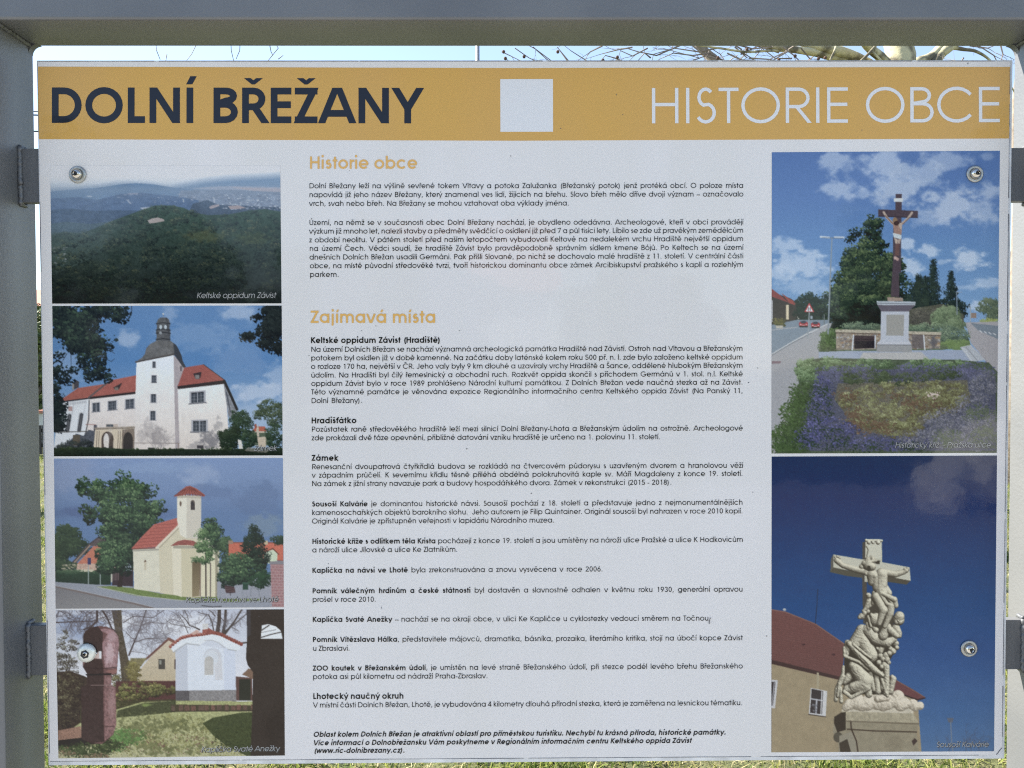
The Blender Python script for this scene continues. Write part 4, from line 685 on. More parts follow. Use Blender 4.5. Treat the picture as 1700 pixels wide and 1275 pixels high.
    low = [(600, 1240, 80, 500, 1440, 95), (560, 1220, 34, 20), (600, 1250, 30, 30), (530, 1300, 26, 26), (680, 1240, 82, 790, 1370, 78, 20), (790, 1370, 78, 960, 1420, 70, 34), (960, 1415, 68, 1060, 1370, 40, 34), (1080, 1430, 46), (1095, 1490, 34, 10), (1040, 1540, 48), (1000, 1500, 34, 20),
           (590, 1350, 110, 720, 1600, 110, -20), (650, 1400, 60, 740, 1620, 50, 10), (400, 1420, 44, 380, 1580, 40), (420, 1430, 34, 560, 1590, 44, 70), (560, 1590, 44, 790, 1810, 46, 70), (790, 1810, 44, 890, 1880, 30, 60), (480, 1440, 18, 620, 1560, 20, 96), (620, 1560, 20, 730, 1640, 12, 90), (500, 1520, 14, 700, 1720, 14, 104),
           (348, 1490, 20, 356, 1610, 22, 40), (356, 1610, 22, 560, 1690, 24, 50), (560, 1690, 24, 700, 1800, 22, 50), (900, 1440, 50, 860, 1540, 44), (860, 1520, 30, 20), (820, 1500, 26, 10),
           (520, 1800, 90, 640, 1960, 120, -10), (470, 1740, 60, 560, 1800, 70), (400, 2080, 66, 640, 2030, 100), (470, 2040, 60, 600, 2000, 70, 30), (350, 2110, 28, 450, 2190, 28, 40), (450, 2190, 28, 700, 2070, 26, 40), (690, 1980, 40, 700, 2150, 50),
           (340, 1760, 22, 330, 1900, 28), (330, 1900, 40, 250, 2080, 36), (250, 2080, 34, 235, 2230, 30), (300, 2060, 26, 310, 2250, 30, 10), (280, 2000, 18, 260, 2180, 16, 34), (350, 1960, 60, 420, 1900, 60, -60),
           (800, 1860, 38, 830, 2110, 44), (890, 1860, 36, 900, 2060, 44), (950, 1760, 44, 945, 2130, 46, 10), (875, 1920, 20, 960, 2170, 24, 30), (720, 1860, 34, 770, 2080, 34), (1045, 1930, 46, 1005, 2110, 44), (1030, 1900, 30, 10),
           (940, 1600, 48), (990, 1570, 40, 10), (900, 1650, 44), (960, 1660, 40, 20), (920, 1730, 46), (980, 1700, 34, 10), (880, 1760, 36, 14), (840, 1700, 40), (860, 1600, 40)]
    rock = [(430, 2290, 80), (540, 2270, 100), (680, 2270, 110), (820, 2270, 100), (960, 2260, 110), (1110, 2180, 92), (1080, 2250, 90), (1210, 2280, 80), (1320, 2290, 76), (1420, 2310, 60), (830, 2210, 46, 960, 2195, 40, 70), (560, 2200, 60), (700, 2180, 60), (380, 2330, 60), (600, 2300, 90), (900, 2300, 90), (1150, 2300, 90), (1350, 2330, 60)]
    s.fill([(360, 1480), (560, 1300), (900, 1200), (1100, 1300), (1060, 1560), (980, 1700), (980, 2150), (340, 2150), (350, 1800)], (58, 52, 44))
    s.fill([(700, 780), (1000, 800), (1050, 1000), (1050, 1300), (700, 1300), (640, 1100)], (70, 64, 55))
    s.relief(rock, (100, 90, 76), (200, 188, 170), rough=4, cell=3, amb=.3, bl=9, flat=.6)
    s.T = (1250, 850, 3.0); s.fill([(440, 993), (800, 1003), (824, 1048), (800, 1050), (466, 1038), (440, 1000)], (158, 148, 126), tex=.14, cell=4); s.line([(466, 1042), (826, 1054)], 3, (110, 98, 82)); s.fill([(405, 1020), (440, 998), (462, 996), (462, 1085), (420, 1098), (403, 1050)], (58, 50, 44)); s.T = (1360, 900, 8.5)
    s.relief(low, D_, L_, rough=2.2, cell=1.3, bl=3.0, folds=(.9, 15, 2.2, 5)); s.relief(mid, D_, L_, rough=2.2, cell=1.3, bl=2.0, folds=(.8, 8, 1.0, 6)); s.relief(up, D_, L_, rough=1.3, bl=2.6)
    s.ell(700, 365, 26, 36, dkk); s.ell(1090, 1100, 8, 6, sh); s.ell(1138, 1102, 8, 6, sh); s.line([(1095, 1158), (1125, 1160)], 6, sh)
    # lamp and bare tree tops
    s.T = (1250, 850, 3.0); s.fill([(966, 1026), (1000, 1026), (994, 1048), (974, 1048)], (90, 96, 112)); s.line([(985, 1048), (990, 1150), (996, 1195)], 5, (110, 118, 132))
    for x in (920, 975, 1060, 1090, 1125, 1190): s.twigs(x, 1198, -1.57, 46 if x < 1000 else 74, 2.5, (72, 78, 100), 3)
    s.T = (0, 0, 1)
    return s.done(.012, .88)

# ------------------------------------------------------------------ LETTERING: a geometric sans drawn as strokes
ADV = {'R': dict(a=683, b=682, c=647, d=685, e=650, f=314, g=674, h=610, i=200, j=203, k=502, l=200, m=938, n=610, o=655, p=682, q=682, r=301, s=388, t=339, u=608, v=554, w=831, x=480, y=536, z=425,
                 A=740, B=574, C=813, D=744, E=536, F=485, G=872, H=683, I=226, J=482, K=591, L=462, M=919, N=740, O=869, P=592, Q=871, R=607, S=498, T=426, U=655, V=702, W=960, X=609, Y=592, Z=480),
       'B': dict(a=660, b=660, c=640, d=660, e=640, f=300, g=660, h=600, i=240, j=260, k=560, l=240, m=920, n=600, o=640, p=660, q=660, r=320, s=440, t=320, u=600, v=560, w=800, x=560, y=580, z=460,
                 A=740, B=580, C=780, D=700, E=520, F=480, G=840, H=680, I=280, J=480, K=620, L=440, M=900, N=740, O=840, P=560, Q=840, R=580, S=520, T=440, U=640, V=700, W=900, X=680, Y=640, Z=520)}
PUNC = {' ': 277, '.': 277, ',': 277, '-': 332, '\u2013': 500, '(': 369, ')': 369}
BASEC = {}
for comp, b_, m_ in (('\u00e1', 'a', 'a'), ('\u010d', 'c', 'v'), ('\u010f', 'd', "'"), ('\u00e9', 'e', 'a'), ('\u011b', 'e', 'v'), ('\u00ed', 'i', 'a'), ('\u0148', 'n', 'v'), ('\u00f3', 'o', 'a'), ('\u0159', 'r', 'v'), ('\u0161', 's', 'v'), ('\u0165', 't', "'"), ('\u00fa', 'u', 'a'), ('\u016f', 'u', 'o'), ('\u00fd', 'y', 'a'), ('\u017e', 'z', 'v'),
                     ('\u00c1', 'A', 'a'), ('\u010c', 'C', 'v'), ('\u00cd', 'I', 'a'), ('\u0158', 'R', 'v'), ('\u0160', 'S', 'v'), ('\u00da', 'U', 'a'), ('\u017d', 'Z', 'v'), ('\u00c9', 'E', 'a')):
    BASEC[comp] = (b_, m_)
CAPH, XH, ASC, DSC = .72, .54, .76, -.19


def arc(cx, cy, rx, ry, a0, a1, n=None):
    n = n or max(4, int(abs(a1-a0)/20)); return [(cx+rx*math.cos(math.radians(a0+(a1-a0)*i/n)), cy+ry*math.sin(math.radians(a0+(a1-a0)*i/n))) for i in range(n+1)]


def advance(ch, W):
    if ch in PUNC: return PUNC[ch]/1000
    if ch.isdigit(): return .554
    return ADV[W].get(BASEC.get(ch, (ch,))[0], 500)/1000


def strokes(ch, W, s):
    """[(points, y_low, y_high)] centre lines; the y limits trim slanted ends level with the line"""
    b, mk = BASEC.get(ch, (ch, None)); A = advance(b, W); h = s/2; L_ = .072 if W == 'R' else .062; S = []; l = L_+h; r = A-L_-h; m = A/2; e = .035
    ad = lambda p, lo=-9, hi=9: S.append((p, lo, hi))
    O_ = .008
    def bowl(x0, x1, y0, y1, a0=0, a1=360): return arc((x0+x1)/2, (y0+y1)/2, (x1-x0)/2-h, (y1-y0)/2-h, a0, a1, max(6, int(abs(a1-a0)/15)))
    if b in 'abdgpq':
        x0, x1 = (e, A-L_) if b in 'adgq' else (L_, A-e); ad(bowl(x0, x1, -O_, XH+O_))
        if b in 'a': ad([(r, 0), (r, XH)])
        if b == 'd': ad([(r, 0), (r, ASC)])
        if b == 'q': ad([(r, DSC), (r, XH)])
        if b == 'b': ad([(l, 0), (l, ASC)])
        if b == 'p': ad([(l, DSC), (l, XH)])
        if b == 'g': ad([(r, XH), (r, .02)]+arc((e+h*1.3+r)/2, .02, (r-e-h*1.3)/2, .21-h, 0, -150, 9))
    elif b == 'c': ad(bowl(e, A-.01, -O_, XH+O_, 42, 318))
    elif b == 'e': ad(bowl(e, A-e, -O_, XH+O_, -1, 318)); ad([(e+h, XH/2-.01), (A-e-h*.6, XH/2-.01)])
    elif b == 'o': ad(bowl(e, A-e, -O_, XH+O_))
    elif b in 'il': ad([(m, 0), (m, XH if b == 'i' else ASC)])
    elif b == 'j': ad([(m, XH), (m, -.08)]+arc(m-.08, -.08, .08, .11-h, 0, -70, 3))
    elif b == 'f': ad([(m*.8, 0), (m*.8, ASC-.13)]+arc(m*.8+.12, ASC-.13, .12, .13-h, 180, 95, 4)); ad([(0, XH-h), (A-.02, XH-h)])
    elif b == 't': ad([(m, 0), (m, .70)]); ad([(.02, XH-h), (A-.02, XH-h)])
    elif b in 'hn': rx = (r-l)/2; ad([(l, 0), (l, ASC if b == 'h' else XH)]); ad([(r, 0)]+arc((l+r)/2, XH+O_-h-rx*.95, rx, rx*.95, 0, 180, 9))
    elif b == 'm':
        c = (l+r)/2; rx = (c-l)/2; ad([(l, 0), (l, XH)]); ad([(c, 0)]+arc((l+c)/2, XH+O_-h-rx, rx, rx, 0, 180, 8)); ad([(r, 0)]+arc((r+c)/2, XH+O_-h-rx, rx, rx, 0, 180, 8))
    elif b == 'r': ad([(l, 0), (l, XH)]); ad(arc(l+.2, XH-h-.19, .2, .19, 180, 85, 5))
    elif b == 'u': rx = (r-l)/2; ad([(l, XH)]+arc((l+r)/2, h-O_+rx, rx, rx, 180, 360, 9)); ad([(r, 0), (r, XH)])
    elif b in 'sS':
        H_ = XH if b == 's' else CAPH; w = A-2*e-.01; r1 = (H_/2+2*O_-h)*.49; r2 = H_/2+O_-h/2-r1; rx1 = w*.41-h; rx2 = w/2-h; y1 = H_+O_-h-r1; y2 = -O_+h+r2
        ad(arc(m, y1, rx1, r1, 38, 250, 9)+arc(m, y2, rx2, r2, 70, -152, 11))
    elif b in 'vV': H_ = XH if b == 'v' else CAPH; k = h*1.05; ad([(k, H_+.1*0), (m, -s*.25)], 0, H_); ad([(A-k, H_), (m, -s*.25)], 0, H_); S[-2] = ([(k-.06*(m-k)/H_, H_+.06), (m, -s*.35)], 0, H_); S[-1] = ([(A-k+.06*(m-k)/H_, H_+.06), (m, -s*.35)], 0, H_)
    elif b in 'wW':
        H_ = XH if b == 'w' else CAPH; k = h; q = (A-2*k)/4
        for a_, c_ in ((k, k+q), (m, m-q), (m, m+q), (A-k, A-k-q)): f_ = .06*(a_-c_)/H_; ad([(a_+f_, H_+.06), (c_-f_*.4, -.024)], 0, H_)
    elif b in 'xX': H_ = XH if b == 'x' else CAPH; k = h+.015; f_ = .05; ad([(k-f_, -f_*1.2), (A-k+f_, H_+f_*1.2)], 0, H_); ad([(A-k+f_, -f_*1.2), (k-f_, H_+f_*1.2)], 0, H_)
    elif b == 'y': k = h; ad([(k-.03, XH+.06), (m+.01, .02)], -.02, XH); ad([(A-k+.03, XH+.06), (m-.115, DSC-.06)], DSC, XH)
    elif b == 'Y': k = h*1.1; y_ = .30; ad([(m, 0), (m, y_+.03)]); ad([(k-.05, CAPH+.07), (m, y_)], y_-.03, CAPH); ad([(A-k+.05, CAPH+.07), (m, y_)], y_-.03, CAPH)
    elif b in 'zZ': H_ = XH if b == 'z' else CAPH; k = .03; ad([(k, H_-h), (A-k, H_-h)]); ad([(k, h), (A-k, h)]); ad([(k+h*.8-.02, -.035), (A-k-h*.8+.02, H_+.035)], 0, H_)
    elif b == 'k': ad([(l, 0), (l, ASC)]); ad([(l, .20), (A-.06, XH+.05)], 0, XH); ad([(l+.09, .25), (A-.03, -.05)], 0, XH)
    elif b == 'A': k = h*1.1; ad([(m, CAPH+.06), (k-.05, -.07)], 0, CAPH); ad([(m, CAPH+.06), (A-k+.05, -.07)], 0, CAPH); ad([(m*.5, .20), (A-m*.5, .20)])
    elif b == 'B':
        ad([(l, 0), (l, CAPH)]); y_ = CAPH*.53; q = (CAPH-y_)/2; q2 = y_/2; xa = A-e-.06-q; xb = A-e-h-q2+.02
        ad([(l, CAPH-h), (xa, CAPH-h)]+arc(xa, y_+q, q*.9, q-h+h*0, 90, -90, 8)+[(l, y_+h*0)]); ad([(l, y_), (xb, y_)]+arc(xb, (y_+h)/2, q2*.95, (y_-h)/2, 90, -90, 8)+[(l, h)])
    elif b == 'C': ad(bowl(.04, A+.02, -O_, CAPH+O_, 38, 322))
    elif b == 'D': rx = CAPH/2-h; xc = A-e-h-rx*1.0; ad([(l, 0), (l, CAPH)]); ad([(l, CAPH-h), (xc, CAPH-h)]+arc(xc, CAPH/2, rx, rx, 90, -90, 14)+[(l, h)])
    elif b in 'EF':
        ad([(l, 0), (l, CAPH)]); ad([(l, CAPH-h), (A-.04, CAPH-h)]); ad([(l, CAPH*.52), (A-.05, CAPH*.52)])
        if b == 'E': ad([(l, h), (A-.04, h)])
    elif b == 'G': ad(bowl(.04, A-.04, -O_, CAPH+O_, 42, 360)); ad([(A-.04-h, CAPH/2-h), (m+.02, CAPH/2-h)])
    elif b == 'H': ad([(l, 0), (l, CAPH)]); ad([(r, 0), (r, CAPH)]); ad([(l, CAPH*.53), (r, CAPH*.53)])
    elif b == 'I': ad([(m, 0), (m, CAPH)])
    elif b == 'J': r = A-.08-h; rx = (r-.02-h)/2; ad([(r, CAPH)]+arc(r-rx, h-O_+rx, rx, rx, 0, -165, 9))
    elif b == 'K': ad([(l, 0), (l, CAPH)]); ad([(l-.02, .27), (A-.06, CAPH+.05)], 0, CAPH); ad([(l+.10, .40), (A-.01, -.06)], 0, CAPH)
    elif b == 'L': ad([(l, 0), (l, CAPH)]); ad([(l, h), (A-.03, h)])
    elif b == 'M': ad([(l, 0), (l, CAPH)]); ad([(r, 0), (r, CAPH)]); ad([(l-.01, CAPH+.03), (m, -.02)], 0, CAPH); ad([(r+.01, CAPH+.03), (m, -.02)], 0, CAPH)
    elif b == 'N': ad([(l, 0), (l, CAPH)]); ad([(r, 0), (r, CAPH)]); ad([(l-.03, CAPH+.05), (r+.03, -.05)], 0, CAPH)
    elif b == 'O': ad(bowl(.04, A-.04, -O_, CAPH+O_))
    elif b == 'Q': ad(bowl(.04, A-.04, -O_, CAPH+O_)); ad([(m+.1, .2), (A-.04, 0)])
    elif b in 'PR':
        y_ = CAPH*.46; q = (CAPH-y_-h)/2; xc = A-e-h-q-.02; ad([(l, 0), (l, CAPH)]); ad([(l, CAPH-h), (xc, CAPH-h)]+arc(xc, y_+q, q*1.05, q, 90, -90, 9)+[(l, y_)])
        if b == 'R': ad([(l+.17, y_+.02), (A-.01, -.05)], 0, y_)
    elif b == 'T': ad([(m, 0), (m, CAPH)]); ad([(.01, CAPH-h), (A-.01, CAPH-h)])
    elif b == 'U': rx = (r-l)/2; ad([(l, CAPH)]+arc((l+r)/2, h-O_+rx, rx, rx, 180, 360, 10)+[(r, CAPH)])
    elif b == '0': ad(bowl(.05, A-.05, -O_, CAPH+O_))
    elif b == '1': ad([(m+.04, 0), (m+.04, CAPH)]); ad([(m+.04, CAPH-h*.8), (m-.1, CAPH-h-.06)])
    elif b == '2': ad(arc(m, CAPH-.19, .19-h*.4, .19-h, 170, -30, 8)+[(.05+h, h)]); ad([(.05, h), (A-.05, h)])
    elif b == '3': ad(arc(m, CAPH-.17, .15, .17-h, 160, -80, 9)); ad(arc(m, .20, .19, .20-h, 85, -160, 10))
    elif b == '4': ad([(A-.17, 0), (A-.17, CAPH)]); ad([(.04, .17), (A-.03, .17)]); ad([(.06, .15), (A-.17, CAPH)])
    elif b == '5': ad([(A-.1, CAPH-h), (.15, CAPH-h), (.12, .40)]); ad(arc(m-.01, .225, .20, .225-h, 130, -160, 10))
    elif b == '6': ad(bowl(.05, A-.05, -O_, .47)); ad([(.10, .30), (A-.19, CAPH)])
    elif b == '9': ad(bowl(.05, A-.05, CAPH-.47, CAPH+O_)); ad([(A-.10, .42), (.19, 0)])
    elif b == '7': ad([(.05, CAPH-h), (A-.05, CAPH-h)]); ad([(A-.08, CAPH), (.18, 0)])
    elif b == '8': ad(bowl(.09, A-.09, CAPH/2-.0, CAPH+O_)); ad(bowl(.05, A-.05, -O_, CAPH/2+.05))
    elif b == '.': ad([(m, 0), (m, s*1.15)])
    elif b == ',': ad([(m+.015, s*1.2), (m-.03, -.09)])
    elif b == '-': ad([(.05, .23), (A-.05, .23)])
    elif b == '\u2013': ad([(0, .23), (A, .23)])
    elif b == '(': ad(arc(A+.16, .26, .30, .52, 130, 230, 7))
    elif b == ')': ad(arc(-.16, .26, .30, .52, 50, -50, 7))
    if b in 'ij' and mk is None: ad([(m, .67), (m, .67+s*1.15)])
    if mk:
        top = CAPH+.055 if b.isupper() else XH+.075; c = m if b != 'r' else m+.03; k = .78 if W == 'R' else 1.0; t_ = .13 if b.isupper() else .115
        up_ = b.isupper(); bold = s > .1
        if mk == 'a':
            lo = CAPH+.066 if up_ else XH+.085; hi = lo+(.165 if up_ else .155); S.append(([(c-.035, lo-.04), (c+.095, hi+.04)] if up_ else [(c-.03, lo-.04), (c+.08, hi+.04)], lo, hi, .82 if bold else 1.0))
        if mk == 'v':
            lo = CAPH+.066 if up_ else XH+.085; hi = lo+.128; w_ = .145 if up_ else .12; S.append(([(c-w_-.07, hi+.072), (c, lo+.03), (c+w_+.07, hi+.072)], lo, hi, .62 if bold else .85))
        if mk == 'o': S.append((arc(c, top+.07, .062, .062, 0, 360, 10), -9, 9, k*.7))
        if mk == "'": S.append(([(A-.01, ASC), (A-.05, ASC-.15)], -9, 9, k))
    return S


def ribbon(pts, w):
    """mitred ribbon along a centre line, as quads"""
    P = np.array([p for i, p in enumerate(pts) if i == 0 or math.hypot(p[0]-pts[i-1][0], p[1]-pts[i-1][1]) > 1e-5], float); n = len(P); closed = np.hypot(*(P[0]-P[-1])) < 1e-6; h = w/2; Lf = []; Rt = []
    for i in range(n):
        if closed: a = P[i]-P[i-1 if i > 0 else n-2]; b = P[(i+1) if i < n-1 else 1]-P[i]
        else: a = P[i]-P[i-1] if i > 0 else P[1]-P[0]; b = P[i+1]-P[i] if i < n-1 else P[-1]-P[-2]
        a = a/np.hypot(*a); b = b/np.hypot(*b); t = a+b; t = t/max(np.hypot(*t), 1e-6); nn = np.array([-t[1], t[0]]); k = h/max(t@a, .45)
        Lf.append(P[i]+nn*k); Rt.append(P[i]-nn*k)
    return [[Lf[i], Rt[i], Rt[i+1], Lf[i+1]] for i in range(n-1)]


def clip(poly, lo, hi):
    for sgn, lim in ((1, lo), (-1, -hi)):
        out = []
        for i in range(len(poly)):
            p, q = poly[i], poly[(i+1) % len(poly)]; a, b = sgn*p[1]-lim, sgn*q[1]-lim
            if a >= 0: out.append(p)
            if a*b < 0: t = a/(a-b); out.append(p+(q-p)*t)
        poly = out
        if not poly: break
    return poly


def natural(runs):
    return sum(advance(c, 'B' if st in 'Bb' else 'R') for st, tx in runs for c in tx)


def lettering(name, lines, m, parent, stem=None, lift=.0004, slant=0.0, track=None):
    """lines: (x0, y0, x1, y1, em, runs) in photograph points on the board; runs = [(style, text)]"""
    V = []; F = []
    for x0, y0, x1, y1, em, runs in lines:
        n_sp = sum(t.count(' ') for _, t in runs); nat = natural(runs)*em; span = math.hypot(x1-x0, y1-y0); nch = sum(len(t) for _, t in runs)
        ex = (span-nat)/n_sp if n_sp else 0; sc = 1.0; tr = 0.0
        if track or not n_sp or ex < -.11*em or ex > .5*em:
            tr = (span-nat)/max(nch-1, 1); ex = 0
            if tr < -.03*em: sc = span/nat; tr = 0
        ux, uy = (x1-x0)/span, (y1-y0)/span; cur = 0.0
        for st, tx in runs:
            W = 'B' if st == 'B' else 'R'; s = stem or (.138 if W == 'B' else .090)
            for ch in tx:
                A = advance(ch, W)
                if ch != ' ':
                    for k, S in enumerate(strokes(ch, W, s)):
                        for q in ribbon(S[0], s*(S[3] if len(S) > 3 else 1)):
                            q = clip(q, S[1], S[2])
                            if len(q) < 3: continue
                            b = len(V)
                            for p in q:
                                gx_ = cur+(p[0]+slant*p[1])*em*sc; gy_ = p[1]*em
                                w = at(x0+ux*gx_+uy*gy_, y0+uy*gx_-ux*gy_, -lift-k*.000012); V.append(tuple(w))
                            F.append(tuple(range(b, len(V))))
                cur += A*em*sc+tr+(ex if ch == ' ' else 0)
    return meshobj(name, V, F, m, parent)

# ------------------------------------------------------------------ ground, grass
M_ground = mat('meadow', (.055, .075, .022), .95, noise=.22, nscale=7, col2=(.12, .115, .05), bump=.02, bscale=60)
gN = 60
gx = np.concatenate([-np.geomspace(900, 3, 26), np.linspace(-2.5, 2.5, 12), np.geomspace(3, 900, 26)])
gv = [(x, y, .02*math.sin(x*1.3)*math.sin(y*1.7) if abs(x) < 12 and abs(y) < 12 else 0) for y in gx for x in gx]; n = len(gx)
structure(meshobj('ground', gv, [(j*n+i, j*n+i+1, (j+1)*n+i+1, (j+1)*n+i) for j in range(n-1) for i in range(n-1)], M_ground, smooth=True))

M_bounce = mat('bounce_paving', (.235, .23, .225), .9, noise=.12, nscale=6, col2=(.29, .285, .28), bump=.002, bscale=80)
mb = MB(); mb.box(-14, -9, -.2, 14, -.30, .03); structure(mb.build('bounce_pavement', M_bounce))  # unseen slab added to bounce sunlight up onto the shaded board


def blades(name, X, Y, h, w, cols, lean=.5):
    """thin bent blades, two quads' worth of triangles each, with a colour of their own"""
    k = len(X); r = NR; a = r.rand(k)*2*math.pi; H = h*(.4+r.rand(k)); W = w*(.6+.8*r.rand(k)); le = lean*(r.rand(k)**.7)*H*1.6; d = r.rand(k)*2*math.pi
    z0 = .02*np.sin(X*1.3)*np.sin(Y*1.7)-.004
    bx, by = np.cos(a)*W/2, np.sin(a)*W/2; mx, my = X+np.cos(d)*le*.3, Y+np.sin(d)*le*.3; tx, ty = X+np.cos(d)*le, Y+np.sin(d)*le
    V = np.stack([np.stack([X-bx, Y-by, z0], 1), np.stack([X+bx, Y+by, z0], 1), np.stack([mx+bx*.8, my+by*.8, z0+H*.55], 1), np.stack([mx-bx*.8, my-by*.8, z0+H*.55], 1), np.stack([tx, ty, z0+H*.9], 1)], 1).reshape(-1, 3)
    i = np.arange(k)*5; F = [(q, q+1, q+2, q+3) for q in i]+[(q+3, q+2, q+4) for q in i]
    c = np.array(cols)[r.randint(len(cols), size=k)]*(.75+.5*r.rand(k, 1)); C = np.repeat(c, 5, 0)
    o = meshobj(name, V, F, M_grass, col=C); return stuff(o)


M_grass = mat('grass_blades', (.1, .12, .04), .7, attr='print', spec=.25)
pN = M_grass.node_tree; tr = pN.nodes.new('ShaderNodeBsdfTranslucent'); mx_ = pN.nodes.new('ShaderNodeMixShader'); mx_.inputs[0].default_value = .4
at_ = [q for q in pN.nodes if q.type == 'ATTRIBUTE'][0]; pN.links.new(at_.outputs['Color'], tr.inputs['Color'])
out_ = [q for q in pN.nodes if q.type == 'OUTPUT_MATERIAL'][0]; pN.links.new(pN.nodes['Principled BSDF'].outputs[0], mx_.inputs[1]); pN.links.new(tr.outputs[0], mx_.inputs[2]); pN.links.new(mx_.outputs[0], out_.inputs[0])
GC = [(.12, .17, .035), (.19, .24, .055), (.25, .27, .08), (.40, .35, .17), (.52, .46, .27), (.08, .12, .03), (.30, .32, .09)]
X = []; Y = []
k = 52000; X.append(NR.rand(k)*5.2-2.6); Y.append(1.5+NR.rand(k)**1.0*1.6)                      # strip seen under the board
k = 30000; y = 3.0+NR.rand(k)**1.4*10; X.append(-(.50+.16*NR.rand(k))*(y+.97)); Y.append(y)      # beyond the left gap
k = 30000; y = 3.0+NR.rand(k)**1.4*10; X.append((.55+.18*NR.rand(k))*(y+.97)); Y.append(y)
k = 30000; X.append(NR.rand(k)*16-8); Y.append(-.25+NR.rand(k)*12)
X = np.concatenate(X); Y = np.concatenate(Y)
pt = np.sin(X*5.1+1.3*np.sin(Y*4.3))*np.sin(Y*6.7+X)+.6*np.sin(X*13+Y*3)*np.sin(Y*11-X*4)                 # patches: lush tufts, thin straw
keep = NR.rand(len(X)) < np.clip(.55+.35*pt, .12, 1); X, Y, pt = X[keep], Y[keep], pt[keep]
lush = pt+.5*NR.randn(len(pt)) > .1
blades('grass', X[lush], Y[lush], .055, .0065, GC[:3]+GC[5:], .8)
blades('dry_grass', X[~lush], Y[~lush], .035, .006, GC[2:5], 1.3)

# ------------------------------------------------------------------ bushes, trees, building beyond
M_bark = mat('plane_bark', (.13, .115, .08), .85, noise=.07, nscale=7, col2=(.50, .46, .30), bump=.004, bscale=30)
M_bark2 = mat('grey_bark', (.16, .13, .10), .9, noise=.2, nscale=14, col2=(.28, .24, .20), bump=.004, bscale=40)
M_twig = mat('twigs', (.13, .10, .085), .8, noise=.2, nscale=5, col2=(.34, .29, .26))
M_leafy = mat('hedge_leaves', (.07, .10, .03), .6, attr='print', spec=.3)


def leafcloud(name, c, rx, ry, rz, n, size, cols, parent=None, seed=1):
    r = np.random.RandomState(seed); t = r.randn(n, 3); t /= np.linalg.norm(t, axis=1)[:, None]; q = (.55+.5*r.rand(n, 1)**.6)*(1+.18*np.sin(t[:, :1]*9+seed)*np.sin(t[:, 2:]*7+seed))
    P = np.array(c)+t*q*np.array((rx, ry, rz)); P[:, 2] = np.maximum(P[:, 2], .03)
    a = r.randn(n, 3); a /= np.linalg.norm(a, axis=1)[:, None]; b = np.cross(a, r.randn(n, 3)); b /= np.linalg.norm(b, axis=1)[:, None]
    s = size*(.6+.8*r.rand(n, 1)); V = np.stack([P-a*s, P+b*s*.5, P+a*s, P-b*s*.5], 1).reshape(-1, 3)
    i = np.arange(n)*4; C = np.repeat(np.array(cols)[r.randint(len(cols), size=n)]*(.7+.6*r.rand(n, 1)), 4, 0)
    o = meshobj(name, V, [(k, k+1, k+2, k+3) for k in i], M_leafy, parent, col=C); return o


HG = [(.07, .10, .03), (.11, .15, .045), (.16, .18, .07), (.09, .12, .05)]
def bush(label, x, y, rx, ry, h, n, size, cols, seed, grp=None):
    t = thing('bush', label, 'bush', (x, y, 0), grp)
    leafcloud('foliage', (x, y, h*.5), rx, ry, h*.52, n, size, cols, t, seed); mb = MB()
    for j in range(9):
        a = RND.random()*6.3; mb.tube([(x+.1*math.cos(a), y+.1*math.sin(a), 0), (x+rx*.4*math.cos(a), y+ry*.4*math.sin(a), h*.4), (x+rx*.7*math.cos(a), y+ry*.7*math.sin(a), h*.8)], [.03, .02, .008], 5)
    mb.build('stem', M_bark2, t); return t


bush('round green bush seen through the gap left of the board', -11.6, 17.5, 1.6, 1.5, 2.9, 5200, .09, HG, 3, 'bushes beyond the meadow')
bush('tall olive bush beside the pale wall on the left', -13.6, 19.5, 1.8, 1.5, 3.6, 5200, .1, [(.10, .12, .05), (.15, .15, .07), (.2, .2, .1)], 4, 'bushes beyond the meadow')
bush('low dark bush in front of the house on the right', 13.9, 20.0, 1.9, 1.2, 1.5, 4200, .08, HG, 5, 'bushes beyond the meadow')
bush('pale spring bush at the right edge near the post', 9.2, 13.6, .9, .9, 1.1, 2800, .06, [(.16, .2, .07), (.24, .27, .1), (.3, .28, .16)], 6, 'bushes beyond the meadow')
M_wall = mat('pale_render', (.62, .60, .56), .85, noise=.15, nscale=3, col2=(.72, .70, .66)); M_dark = mat('dark_timber', (.045, .04, .038), .8, noise=.2, nscale=8)
M_roofg = mat('grey_roof_tiles', (.17, .165, .16), .8, noise=.2, nscale=8, col2=(.24, .22, .21)); M_glass = mat('window_glass', (.03, .035, .04), .06); M_white = mat('white_frames', (.7, .7, .7), .5); M_terra = mat('terracotta', (.40, .17, .12), .8, noise=.2, nscale=6)

# low pale garden wall on the left, boards of a fence in front of it
gw = thing('garden_wall', 'low pale rendered garden wall on the left beyond the meadow', 'wall', (-10, 15.2, 0))
mb = MB(); mb.box(-14, 15.2, -.05, -8.0, 15.42, .62); mb.build('wall', M_wall, gw); mb = MB(); mb.box(-14.03, 15.16, .62, -7.97, 15.46, .68); mb.build('coping', M_terra, gw)
fn = thing('timber_fence', 'low dark timber fence of upright boards standing before the pale wall', 'fence', (-8.5, 12.6, 0))
bd = None
for k in range(34):
    x = -10.2+k*.105; h = .52+.02*RND.random()
    if bd is None:
        mb = MB(); mb.box(-.045, 0, .06, .045, .018, .56); bd = mb.build('board', M_dark, fn); bd.location = (x+8.5-0, 0, 0); bd.parent = fn; bd.matrix_parent_inverse = Matrix.Identity(4)
    else:
        o = bd.copy(); COL.objects.link(o); o.parent = fn; o.matrix_parent_inverse = Matrix.Identity(4); o.location = (x+8.5, 0, 0); o.scale = (1, 1, h/.53)
